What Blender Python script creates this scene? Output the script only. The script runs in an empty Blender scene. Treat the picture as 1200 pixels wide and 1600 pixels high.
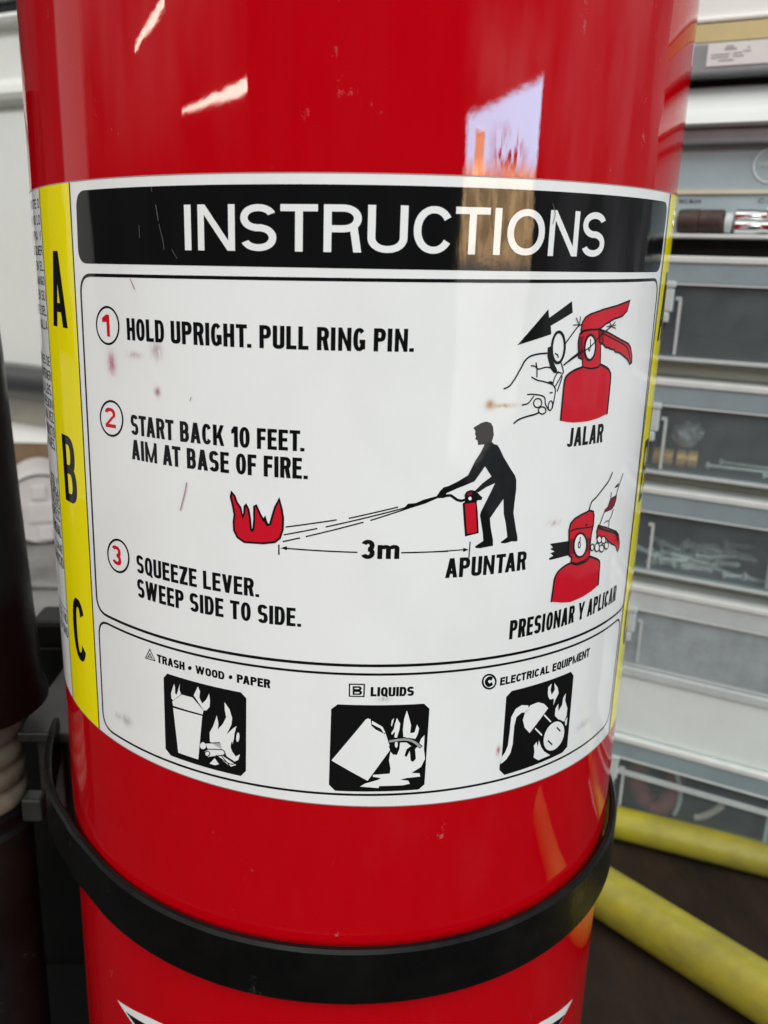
import bpy, bmesh, math, random
from mathutils import Vector, Matrix, geometry, noise
sc = bpy.context.scene
R_ = math.radians
OZ = 0.312                      # floor to camera height
KEY = 37; KEY2 = 20; KEY3 = 26; KEYW = 1.12             # lamp powers and strength of the added overhead fill glow
# ---------------------------------------------------------------- camera
cam = bpy.data.cameras.new('camera'); camo = bpy.data.objects.new('camera', cam)
sc.collection.objects.link(camo); sc.camera = camo
rt = Vector((0.9989699, -0.0310994, 0.0330456)); up = Vector((-0.0233420, 0.2723295, 0.9619209)); fw = Vector((0.0389145, 0.9617013, -0.2713231))
M = Matrix((rt, up, -fw)).transposed().to_4x4(); M.translation = Vector((0, -0.2369917, OZ)); camo.matrix_world = M
cam.sensor_fit = 'VERTICAL'; cam.sensor_height = 36; cam.lens = 30.965
cam.clip_start = 0.01; cam.clip_end = 100
cam.dof.use_dof = True; cam.dof.focus_distance = 0.178; cam.dof.aperture_fstop = 27
# ---------------------------------------------------------------- surroundings that light and mirror in the paint
W = bpy.data.worlds.new('World'); sc.world = W; W.use_nodes = True
nt = W.node_tree; nt.nodes.clear(); L = nt.links.new
def nd(t, tree=None, **k):
    n = (tree or nt).nodes.new(t)
    for a, b in k.items(): setattr(n, a, b)
    return n
def mth(op, a, b=0.0, c=0.0, tree=None, clamp=False):
    tr = tree or nt; n = tr.nodes.new('ShaderNodeMath'); n.operation = op; n.use_clamp = clamp
    for i, v in enumerate((a, b, c)):
        if isinstance(v, (int, float)): n.inputs[i].default_value = v
        else: tr.links.new(v, n.inputs[i])
    return n.outputs[0]
tc = nd('ShaderNodeTexCoord'); sp = nd('ShaderNodeSeparateXYZ'); L(tc.outputs['Generated'], sp.inputs[0])
AZ = mth('MULTIPLY', mth('ARCTAN2', sp.outputs[0], mth('MULTIPLY', sp.outputs[1], -1)), 57.29578)
EL = mth('MULTIPLY', mth('ARCSINE', sp.outputs[2]), 57.29578)
def ramp(x, a, b):              # 0 below a, 1 above b
    n = nd('ShaderNodeMapRange'); n.clamp = True; L(x, n.inputs[0]); n.inputs[1].default_value = a; n.inputs[2].default_value = b
    return n.outputs[0]
def box(x, a, b, s=.6): return mth('MULTIPLY', ramp(x, a - s, a + s), mth('SUBTRACT', 1, ramp(x, b - s, b + s)))
def mul(*a):
    r = a[0]
    for b in a[1:]: r = mth('MULTIPLY', r, b)
    return r
acc = None
def addc(mask, col):
    global acc
    n = nd('ShaderNodeVectorMath', operation='SCALE'); n.inputs[0].default_value = col; L(mask, n.inputs['Scale'])
    if acc is None: acc = n.outputs[0]
    else:
        m = nd('ShaderNodeVectorMath', operation='ADD'); L(acc, m.inputs[0]); L(n.outputs[0], m.inputs[1]); acc = m.outputs[0]
ns = nd('ShaderNodeTexNoise'); ns.inputs['Scale'].default_value = 5; L(tc.outputs['Generated'], ns.inputs[0])
patch = ramp(ns.outputs[0], .35, .65)
addc(mth('MULTIPLY', mth('MULTIPLY_ADD', patch, .04, .03), mth('MULTIPLY_ADD', ramp(EL, -12, 6), .8, .2)), (1, 1, 1))                                        # dim interior
addc(mul(box(AZ, -97, -34.6, .4), mth('MULTIPLY_ADD', patch, .5, .10), ramp(EL, 4, 15), mth('MULTIPLY_ADD', box(AZ, -100, -50, 9), .75, .25)), (1.0, .97, .95))   # pale side of the room
addc(mul(box(AZ, -112, -97, .8), ramp(EL, -40, 2)), (.6, .59, .57))
addc(mul(box(AZ, 62, 135, 6), mth('MULTIPLY_ADD', patch, .35, .15)), (.95, .95, 1.0))
addc(ramp(EL, 16, 44), (KEYW * 1.0, KEYW * .99, KEYW * .96))                                   # fill glow added overhead, higher than the paint mirrors
addc(mul(box(AZ, 35, 60, 3), box(EL, 8.5, 14, 2.2), mth('MULTIPLY_ADD', patch, .9, .1)), (1, .95, .97))  # soft glow added above the doorway, mirrored as haze in the paint
slant = mth('MULTIPLY_ADD', AZ, .083, 5.9)                                                     # sloping top of the doorway
door = mul(box(AZ, 34.0, 59.0, .5), ramp(mth('SUBTRACT', slant, EL), -.15, .35))
n2 = nd('ShaderNodeTexNoise'); n2.inputs['Scale'].default_value = 34; n2.inputs['Detail'].default_value = 4; L(tc.outputs['Generated'], n2.inputs[0])
trees = mth('MULTIPLY', box(AZ, 43, 54, 2), mth('MULTIPLY', ramp(n2.outputs[0], .46, .56), mth('SUBTRACT', 1, ramp(EL, 6.5, 8.6))))
post = box(AZ, 36.6, 40.2, .3)
addc(mul(door, ramp(EL, 5.2, 6.4), mth('SUBTRACT', 1, trees), mth('SUBTRACT', 1, mth('MULTIPLY', post, mth('LESS_THAN', EL, 7.9)))), (6, 17, 24))
addc(mul(door, post, box(EL, 5.2, 7.9, .3)), (11, 8, 4))                                               # sky in the doorway
addc(mul(door, box(EL, .3, 5.9, .5), mth('MULTIPLY_ADD', ramp(n2.outputs[0], .42, .6), 5, 3.5)), (1.6, 1.0, .5))                                   # sunlit building across
addc(mul(door, box(EL, -14, .3, .6)), (2.2, 2.1, 2.0))
def streak(a0, e0, a1, e1, w0, w1, s):
    k = (e1 - e0) / (a1 - a0); d = mth('ABSOLUTE', mth('SUBTRACT', EL, mth('MULTIPLY_ADD', AZ, k, e0 - k * a0)))
    kw = (w1 - w0) / (a1 - a0); w = mth('MULTIPLY_ADD', AZ, kw, w0 - kw * a0)
    addc(mul(box(AZ, a0, a1, .2), mth('LESS_THAN', d, w)), (s, s * .9, s * .75))
streak(-74, 11.2, -61.5, 13.6, .12, .4, 22); streak(-56.5, 8.1, -34.9, 9.55, .12, .42, 26)
bg = nd('ShaderNodeBackground'); L(acc, bg.inputs[0]); wo = nd('ShaderNodeOutputWorld'); L(bg.outputs[0], wo.inputs[0])
# overhead lamp
def area(name, loc, target, sx, sy, power, col):
    l = bpy.data.lights.new(name, 'AREA'); l.shape = 'RECTANGLE'; l.size = sx; l.size_y = sy; l.energy = power; l.color = col
    o = bpy.data.objects.new(name, l); sc.collection.objects.link(o); o.location = loc
    o.rotation_euler = (Vector(target) - Vector(loc)).to_track_quat('-Z', 'Y').to_euler()
area('overhead_lamp', (.7, -2.3, 3.1), (0, 0, .2), 2.6, 1.4, KEY, (1, .98, .95))
area('side_fill', (-1.9, -1.7, 2.5), (.05, .05, .2), 1.6, 1.2, KEY2, (.96, 1, 1))  # added fill that brightens the left of the label
area('front_fill', (-.25, -3.0, 1.42), (.1, .1, .2), 1.9, .45, KEY3, (1, 1, .98))  # added low fill that reaches into the cases
sc.view_settings.view_transform = 'Standard'; sc.view_settings.look = 'None'; sc.view_settings.gamma = 1
sc.view_settings.exposure = 0; sc.view_settings.use_curve_mapping = False
sc.render.engine = 'CYCLES'; sc.cycles.use_denoising = True; sc.cycles.max_bounces = 10; sc.cycles.transparent_max_bounces = 24
sc.cycles.sample_clamp_indirect = 6
ART = {"_label":[-14725,1118,14725,1803,14725,-11556,-14725,-10131],
"heading_banner":[["R","k",1,310,0,[-5958,1143,7898,1452,7870,22,-6012,-195]],["T","w",2,"INSTRUCTIONS",[-3133,112,5128,262],[771,808],0.172,"n"]],
"border_line":[["R","k",1,380,62,[-5980,-410,7837,-132,8134,-7829,-6084,-7534]],["R","k",1,400,52,[-6055,-7718,7917,-8021,7871,-10832,-6108,-10379]]],
"left_stripe":[["R","y",1,0,0,[-7835,1266,-6187,1305,-6318,-10526,-7941,-10447]],["S","k",2,0,0,40,[-7835,1266,-7941,-10447]],["S","k",2,0,0,40,[-6187,1305,-6318,-10526]],["T","k",2,"A",[-7435,-1494,-6640,-1494],[1522,1522],0.155,"c"],["T","k",2,"B",[-7398,-5298,-6689,-5298],[1499,1499],0.155,"c"],["T","k",2,"C",[-7464,-9109,-6721,-9109],[1545,1545],0.155,"c"]],
"right_stripe":[["R","y",1,0,0,[8097,1637,9743,1675,9736,-11302,8090,-11223]],["S","k",2,0,0,28,[8097,1637,8090,-11223]],["S","k",2,0,0,28,[8022,1635,8015,-11219]],["S","k",2,0,0,28,[9743,1675,9736,-11302]],["T","k",2,"A",[8440,-1494,9196,-1494],[1522,1522],0.155,"c"],["T","k",2,"B",[8437,-5298,9193,-5298],[1499,1499],0.155,"c"],["T","k",2,"C",[8484,-9109,9239,-9109],[1545,1545],0.155,"c"]],
"instruction_text":[["T","k",1,"HOLD UPRIGHT. PULL RING PIN.",[-4581,-1567,1085,-1511],[412,407],0.2,"c"],["T","k",1,"START BACK 10 FEET.",[-4591,-3399,-861,-3385],[400,389],0.2,"c"],["T","k",1,"AIM AT BASE OF FIRE.",[-4599,-3898,-794,-3909],[401,401],0.2,"c"],["T","k",1,"SQUEEZE LEVER.",[-4609,-6287,-1735,-6335],[394,375],0.2,"c"],["T","k",1,"SWEEP SIDE TO SIDE.",[-4617,-6824,-896,-6883],[408,385],0.2,"c"],["S","k",1,0,1,42,[-4803,-1296,-4808,-1374,-4829,-1451,-4865,-1522,-4915,-1583,-4976,-1633,-5046,-1668,-5122,-1686,-5199,-1686,-5275,-1669,-5344,-1634,-5404,-1584,-5450,-1522,-5480,-1449,-5491,-1371,-5484,-1290,-5459,-1212,-5417,-1141,-5360,-1079,-5294,-1031,-5220,-998,-5144,-981,-5068,-983,-4997,-1002,-4933,-1037,-4880,-1087,-4839,-1148,-4813,-1219]],["T","r",1,"1",[-5298,-1534,-5074,-1545],[421,418],0.215,"c"],["S","k",1,0,1,45,[-4819,-3089,-4821,-3167,-4839,-3244,-4873,-3318,-4921,-3383,-4982,-3437,-5052,-3478,-5130,-3503,-5210,-3510,-5289,-3500,-5364,-3473,-5428,-3429,-5480,-3372,-5515,-3303,-5532,-3227,-5529,-3147,-5507,-3068,-5466,-2993,-5411,-2927,-5344,-2872,-5269,-2833,-5190,-2810,-5111,-2804,-5035,-2816,-4967,-2845,-4909,-2889,-4864,-2947,-4834,-3014]],["T","r",1,"2",[-5365,-3351,-5036,-3340],[404,399],0.21,"c"],["S","k",1,0,1,48,[-4841,-5940,-4835,-6018,-4844,-6098,-4870,-6175,-4910,-6247,-4964,-6309,-5029,-6358,-5101,-6393,-5179,-6411,-5257,-6412,-5332,-6395,-5400,-6360,-5458,-6310,-5500,-6247,-5525,-6174,-5532,-6094,-5520,-6012,-5489,-5932,-5443,-5859,-5382,-5796,-5313,-5746,-5237,-5712,-5159,-5695,-5083,-5697,-5013,-5716,-4951,-5753,-4901,-5804,-4863,-5867]],["T","r",1,"3",[-5380,-6256,-5081,-6271],[424,419],0.215,"c"]],
"pull_pin_pictogram":[["P","k",1,0,[4360,-569,4407,-783,3870,-1029,3902,-1185,3124,-1383,3782,-718,3814,-883]],["P","r",2,0,[4680,-1105,4703,-963,4777,-873,4902,-817,5312,-725,5774,-656,6268,-560,6204,-764,6021,-866,5713,-919,5461,-1003,5297,-1081,5204,-1109,4992,-1116,4771,-1135,4698,-1177]],["S","k",3,0,1,35,[4680,-1105,4703,-963,4777,-873,4902,-817,5312,-725,5774,-656,6268,-560,6204,-764,6021,-866,5713,-919,5461,-1003,5297,-1081,5204,-1109,4992,-1116,4771,-1135,4698,-1177]],["P","r",2,0,[4655,-1176,4768,-1121,4991,-1104,5229,-1115,5361,-1162,5409,-1354,5327,-1410,5367,-1648,5380,-1813,5302,-1860,5061,-1872,4826,-1838,4796,-1685,4676,-1646,4625,-1333]],["S","k",3,0,1,28,[4655,-1176,4768,-1121,4991,-1104,5229,-1115,5361,-1162,5409,-1354,5327,-1410,5367,-1648,5380,-1813,5302,-1860,5061,-1872,4826,-1838,4796,-1685,4676,-1646,4625,-1333]],["P","r",2,0,[5218,-1109,5490,-1165,5964,-1313,6407,-1436,6534,-1519,6657,-1712,6675,-1838,6587,-1874,6451,-1763,6192,-1656,6054,-1604,5900,-1581,5832,-1533,5687,-1512,5599,-1479,5519,-1476,5430,-1413,5280,-1365]],["S","k",3,0,1,37,[5218,-1109,5490,-1165,5964,-1313,6407,-1436,6534,-1519,6657,-1712,6675,-1838,6587,-1874,6451,-1763,6192,-1656,6054,-1604,5900,-1581,5832,-1533,5687,-1512,5599,-1479,5519,-1476,5430,-1413,5280,-1365]],["S","k",3,1,0,29,[5341,-1190,5791,-1322,6245,-1460,6441,-1576,6633,-1851]],["P","d",3,0,[4622,-1247,4785,-1236,4755,-1336,4788,-1568,4847,-1672,4676,-1646]],["P","r",2,0,[4813,-1837,4614,-1882,4454,-1948,4362,-2031,4341,-2191,4334,-2869,4535,-2913,4712,-2936,5129,-2946,5478,-2915,5815,-2852,5815,-2340,5808,-2093,5745,-1968,5619,-1885,5380,-1813,5302,-1860,5061,-1872]],["S","k",3,1,0,44,[4813,-1837,4614,-1882,4454,-1948,4362,-2031,4341,-2191,4334,-2631,4334,-2869]],["S","k",3,1,0,46,[5379,-1807,5619,-1885,5745,-1968,5808,-2093,5816,-2494,5816,-2862]],["S","k",3,1,0,28,[4812,-1832,5062,-1878,5303,-1866,5380,-1813]],["P","w",4,0,[5151,-1476,5149,-1528,5139,-1577,5122,-1620,5097,-1655,5068,-1680,5034,-1695,4999,-1698,4963,-1689,4929,-1669,4899,-1639,4873,-1600,4853,-1554,4840,-1504,4834,-1452,4836,-1401,4845,-1353,4862,-1311,4885,-1276,4913,-1250,4946,-1235,4980,-1232,5016,-1240,5050,-1259,5082,-1289,5109,-1328,5131,-1373,5145,-1424]],["S","k",5,0,1,51,[5160,-1471,5158,-1525,5147,-1576,5129,-1622,5103,-1658,5071,-1685,5036,-1701,4999,-1704,4961,-1694,4925,-1673,4893,-1641,4865,-1601,4844,-1553,4830,-1500,4824,-1446,4826,-1392,4836,-1342,4854,-1297,4878,-1261,4908,-1234,4942,-1218,4979,-1215,5017,-1223,5053,-1243,5087,-1275,5115,-1315,5138,-1363,5153,-1416]],["S","k",5,1,0,24,[4973,-1289,4994,-1429,4972,-1530,4933,-1456]],["S","k",5,1,0,28,[4308,-1755,4619,-1606,4996,-1444,5209,-1289,5484,-1135,5631,-1065]],["S","k",3,1,0,27,[4262,-1382,4403,-1229,4586,-1047,4709,-1006]],["S","k",3,1,0,35,[4279,-1783,4498,-1646,4778,-1495]],["S","k",5,1,0,19,[4437,-1017,4624,-1013]],["S","k",5,1,0,19,[4501,-876,4598,-1004]],["S","k",5,1,0,19,[4624,-855,4615,-1005]],["S","k",5,1,0,20,[5631,-1065,5768,-973]],["S","k",5,1,0,20,[5631,-1065,5805,-1105]],["S","k",5,1,0,20,[5532,-960,5642,-1065]],["S","k",5,1,0,20,[5471,-1062,5792,-1039]],["S","k",2,0,1,57,[4274,-1446,4272,-1511,4263,-1573,4245,-1628,4220,-1673,4190,-1707,4155,-1726,4118,-1731,4080,-1721,4044,-1697,4011,-1660,3983,-1611,3962,-1554,3947,-1492,3940,-1426,3942,-1361,3951,-1300,3968,-1246,3992,-1201,4021,-1168,4055,-1148,4091,-1143,4128,-1152,4165,-1175,4198,-1212,4227,-1260,4250,-1317,4266,-1380]],["P","k",2,0,[3840,-1431,3920,-1410,3974,-1659,4123,-1864,4115,-1926,4045,-1924,3947,-1829,3848,-1600]],["S","k",2,1,0,34,[2894,-2191,3014,-2143,3119,-2019,3236,-1826,3324,-1674,3436,-1592,3608,-1553,3841,-1538]],["S","k",2,1,0,27,[3470,-1766,3578,-1785,3654,-1835,3851,-1804,4005,-1837]],["S","k",2,1,0,27,[3580,-1707,3617,-1820,3634,-1991]],["S","k",2,1,0,27,[3502,-1981,3658,-2048,3806,-2076,4040,-2148,4114,-2224,4125,-2283,4112,-2442,4081,-2616]],["S","k",2,1,0,27,[4004,-1831,4068,-1890,4249,-1931]],["S","k",2,1,0,27,[4029,-1547,4098,-1577,4128,-1635]],["S","k",2,1,0,27,[4189,-1694,4293,-1898,4254,-1969,4153,-2124,4086,-2214]],["S","k",2,1,0,27,[3435,-2312,3613,-2318,3848,-2372,3898,-2519,3986,-2632]],["S","k",2,1,0,27,[3332,-2508,3469,-2485,3550,-2402,3598,-2347]],["S","k",2,1,0,28,[3981,-2305,4057,-2300]],["S","k",2,1,0,28,[4172,-2285,4233,-2128,4275,-1984]],["S","k",2,1,0,27,[4040,-2148,4081,-2006,4166,-1894]],["S","k",2,1,0,35,[3175,-2861,3272,-2793,3441,-2743,3687,-2698,3749,-2663]],["P","k",2,0,[4039,-2105,4038,-2111,4034,-2117,4027,-2123,4018,-2127,4007,-2130,3994,-2131,3981,-2132,3967,-2130,3954,-2128,3942,-2124,3932,-2119,3924,-2113,3919,-2107,3917,-2100,3917,-2094,3921,-2088,3928,-2083,3937,-2079,3948,-2076,3961,-2074,3974,-2074,3988,-2075,4001,-2078,4013,-2082,4023,-2086,4031,-2092,4036,-2099]],["S","k",2,0,1,27,[3800,-2511,3793,-2529,3782,-2545,3766,-2558,3747,-2567,3726,-2572,3704,-2573,3682,-2569,3661,-2562,3642,-2550,3626,-2536,3614,-2519,3606,-2500,3603,-2481,3605,-2462,3612,-2444,3623,-2428,3638,-2416,3657,-2406,3678,-2401,3700,-2400,3722,-2404,3743,-2411,3762,-2422,3779,-2437,3791,-2454,3799,-2473,3802,-2492]],["S","k",2,0,1,28,[3923,-2643,3922,-2658,3917,-2673,3907,-2686,3893,-2696,3876,-2704,3856,-2708,3836,-2708,3815,-2705,3794,-2699,3776,-2690,3760,-2678,3747,-2664,3739,-2649,3735,-2633,3736,-2618,3741,-2603,3751,-2590,3764,-2580,3781,-2572,3800,-2568,3821,-2568,3842,-2570,3862,-2577,3881,-2586,3897,-2598,3910,-2612,3919,-2627]],["S","k",2,0,1,28,[4082,-2564,4079,-2584,4074,-2603,4066,-2619,4056,-2633,4045,-2642,4033,-2647,4021,-2647,4009,-2643,3998,-2634,3988,-2622,3981,-2606,3976,-2587,3973,-2567,3973,-2546,3976,-2526,3982,-2507,3990,-2491,3999,-2478,4010,-2468,4022,-2463,4034,-2463,4046,-2467,4057,-2475,4067,-2488,4075,-2504,4080,-2523,4082,-2543]],["T","k",1,"JALAR",[4580,-3426,5747,-3444],[384,402],0.21,"c"]],
"aim_pictogram":[["P","k",1,0,[2310,-2912,2380,-2870,2474,-2821,2571,-2797,2673,-2827,2724,-2903,2754,-3062,2734,-3141,2720,-3190,2767,-3238,2845,-3259,2894,-3319,3008,-3509,3158,-3715,3296,-3889,3337,-3987,3349,-4177,3332,-4462,3327,-4654,3360,-4778,3425,-5028,3463,-5142,3478,-5243,3431,-5257,3344,-5240,3179,-5266,3082,-5248,3080,-5223,3146,-5189,3224,-5141,3213,-5079,3157,-4830,3102,-4657,3068,-4344,2931,-4523,2793,-4715,2822,-4897,2896,-5169,2905,-5291,2805,-5294,2624,-5314,2520,-5298,2505,-5267,2591,-5214,2678,-5168,2660,-5027,2622,-4856,2569,-4638,2584,-4568,2662,-4408,2774,-4181,2852,-4010,2664,-4080,2494,-4177,2429,-4136,2582,-3994,2764,-3872,2609,-3665,2518,-3794,2404,-3949,2236,-4010,2047,-4076,1838,-4160,1840,-4213,1795,-4251,1678,-4247,1428,-4350,1135,-4436,1000,-4457,1097,-4343,1244,-4334,1401,-4269,1652,-4207,1717,-4105,1784,-4038,1877,-4019,2086,-3923,2261,-3823,2315,-3715,2401,-3536,2490,-3403,2555,-3269,2565,-3236,2430,-3242,2419,-3156,2364,-3127,2382,-3082,2357,-3037,2358,-2970]],["S","k",1,1,0,54,[1817,-4212,1923,-4205,1997,-4249,2072,-4299,2158,-4320,2242,-4301]],["P","k",1,0,[2186,-4379,2232,-4340,2475,-4344,2516,-4564,2568,-4996,2277,-5046,2225,-4687]],["P","r",2,0,[2231,-4387,2452,-4371,2523,-4968,2316,-4996]],["P","k",1,0,[2233,-4347,2214,-4206,2256,-4139,2341,-4115,2441,-4137,2548,-4236,2597,-4275,2585,-4328,2492,-4331,2482,-4361]],["P","d",2,0,[2253,-4201,2282,-4161,2356,-4151,2376,-4203,2299,-4234]],["P","w",3,0,[2364,-4284,2364,-4292,2362,-4300,2358,-4307,2353,-4313,2347,-4317,2340,-4319,2332,-4320,2324,-4318,2317,-4315,2310,-4310,2304,-4304,2299,-4297,2296,-4289,2295,-4280,2295,-4272,2297,-4264,2301,-4257,2306,-4252,2312,-4248,2319,-4245,2327,-4245,2335,-4246,2342,-4249,2349,-4254,2355,-4260,2360,-4268,2363,-4276]],["P","r",1,0,[-2274,-4273,-2216,-4335,-2178,-4445,-2101,-4551,-2056,-4737,-2024,-4657,-2015,-4524,-1984,-4490,-1938,-4573,-1909,-4742,-1892,-4969,-1865,-4990,-1841,-4945,-1824,-4772,-1822,-4506,-1780,-4484,-1716,-4629,-1641,-4763,-1610,-4707,-1566,-4844,-1509,-4828,-1471,-4685,-1415,-4492,-1333,-4328,-1284,-4520,-1258,-4688,-1265,-4916,-1321,-5092,-1415,-5177,-1643,-5223,-2031,-5234,-2168,-5152,-2234,-5024,-2243,-4852,-2221,-4715,-2258,-4510,-2295,-4362]],["S","k",2,0,1,41,[-2274,-4273,-2216,-4335,-2178,-4445,-2101,-4551,-2056,-4737,-2024,-4657,-2015,-4524,-1984,-4490,-1938,-4573,-1909,-4742,-1892,-4969,-1865,-4990,-1841,-4945,-1824,-4772,-1822,-4506,-1780,-4484,-1716,-4629,-1641,-4763,-1610,-4707,-1566,-4844,-1509,-4828,-1471,-4685,-1415,-4492,-1333,-4328,-1284,-4520,-1258,-4688,-1265,-4916,-1321,-5092,-1415,-5177,-1643,-5223,-2031,-5234,-2168,-5152,-2234,-5024,-2243,-4852,-2221,-4715,-2258,-4510,-2295,-4362]],["P","k",3,0,[-1649,-4741,-1610,-4692,-1573,-4788,-1543,-4846,-1513,-4851,-1581,-4872]],["S","k",1,0,0,27,[-1209,-4863,-242,-4673]],["S","k",1,0,0,27,[-1246,-5022,-603,-4857]],["S","k",1,0,0,28,[-1265,-5157,-931,-5062]],["S","k",1,0,0,27,[-15,-4636,912,-4407]],["S","k",1,0,0,27,[-447,-4820,1207,-4381]],["S","k",1,0,0,27,[-820,-5029,265,-4706]],["S","k",1,0,0,27,[391,-4671,1208,-4399]],["S","k",1,0,0,28,[-1340,-5221,-1339,-5429]],["P","k",1,0,[-1309,-5291,-1182,-5240,-1182,-5324]],["S","k",1,1,0,28,[-1197,-5287,-524,-5297,164,-5307]],["S","k",1,1,0,28,[1003,-5317,1468,-5319,1944,-5324]],["S","k",1,1,0,25,[1172,-5321,1710,-5318,2269,-5314]],["P","k",1,0,[2254,-5272,2375,-5322,2259,-5362]],["S","k",1,0,0,25,[2394,-5158,2388,-5493]],["T","k",1,"3m",[230,-5437,970,-5440],[385,387],0.25,"n"],["T","k",1,"APUNTAR",[1908,-5877,3739,-5893],[406,405],0.21,"c"]],
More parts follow.
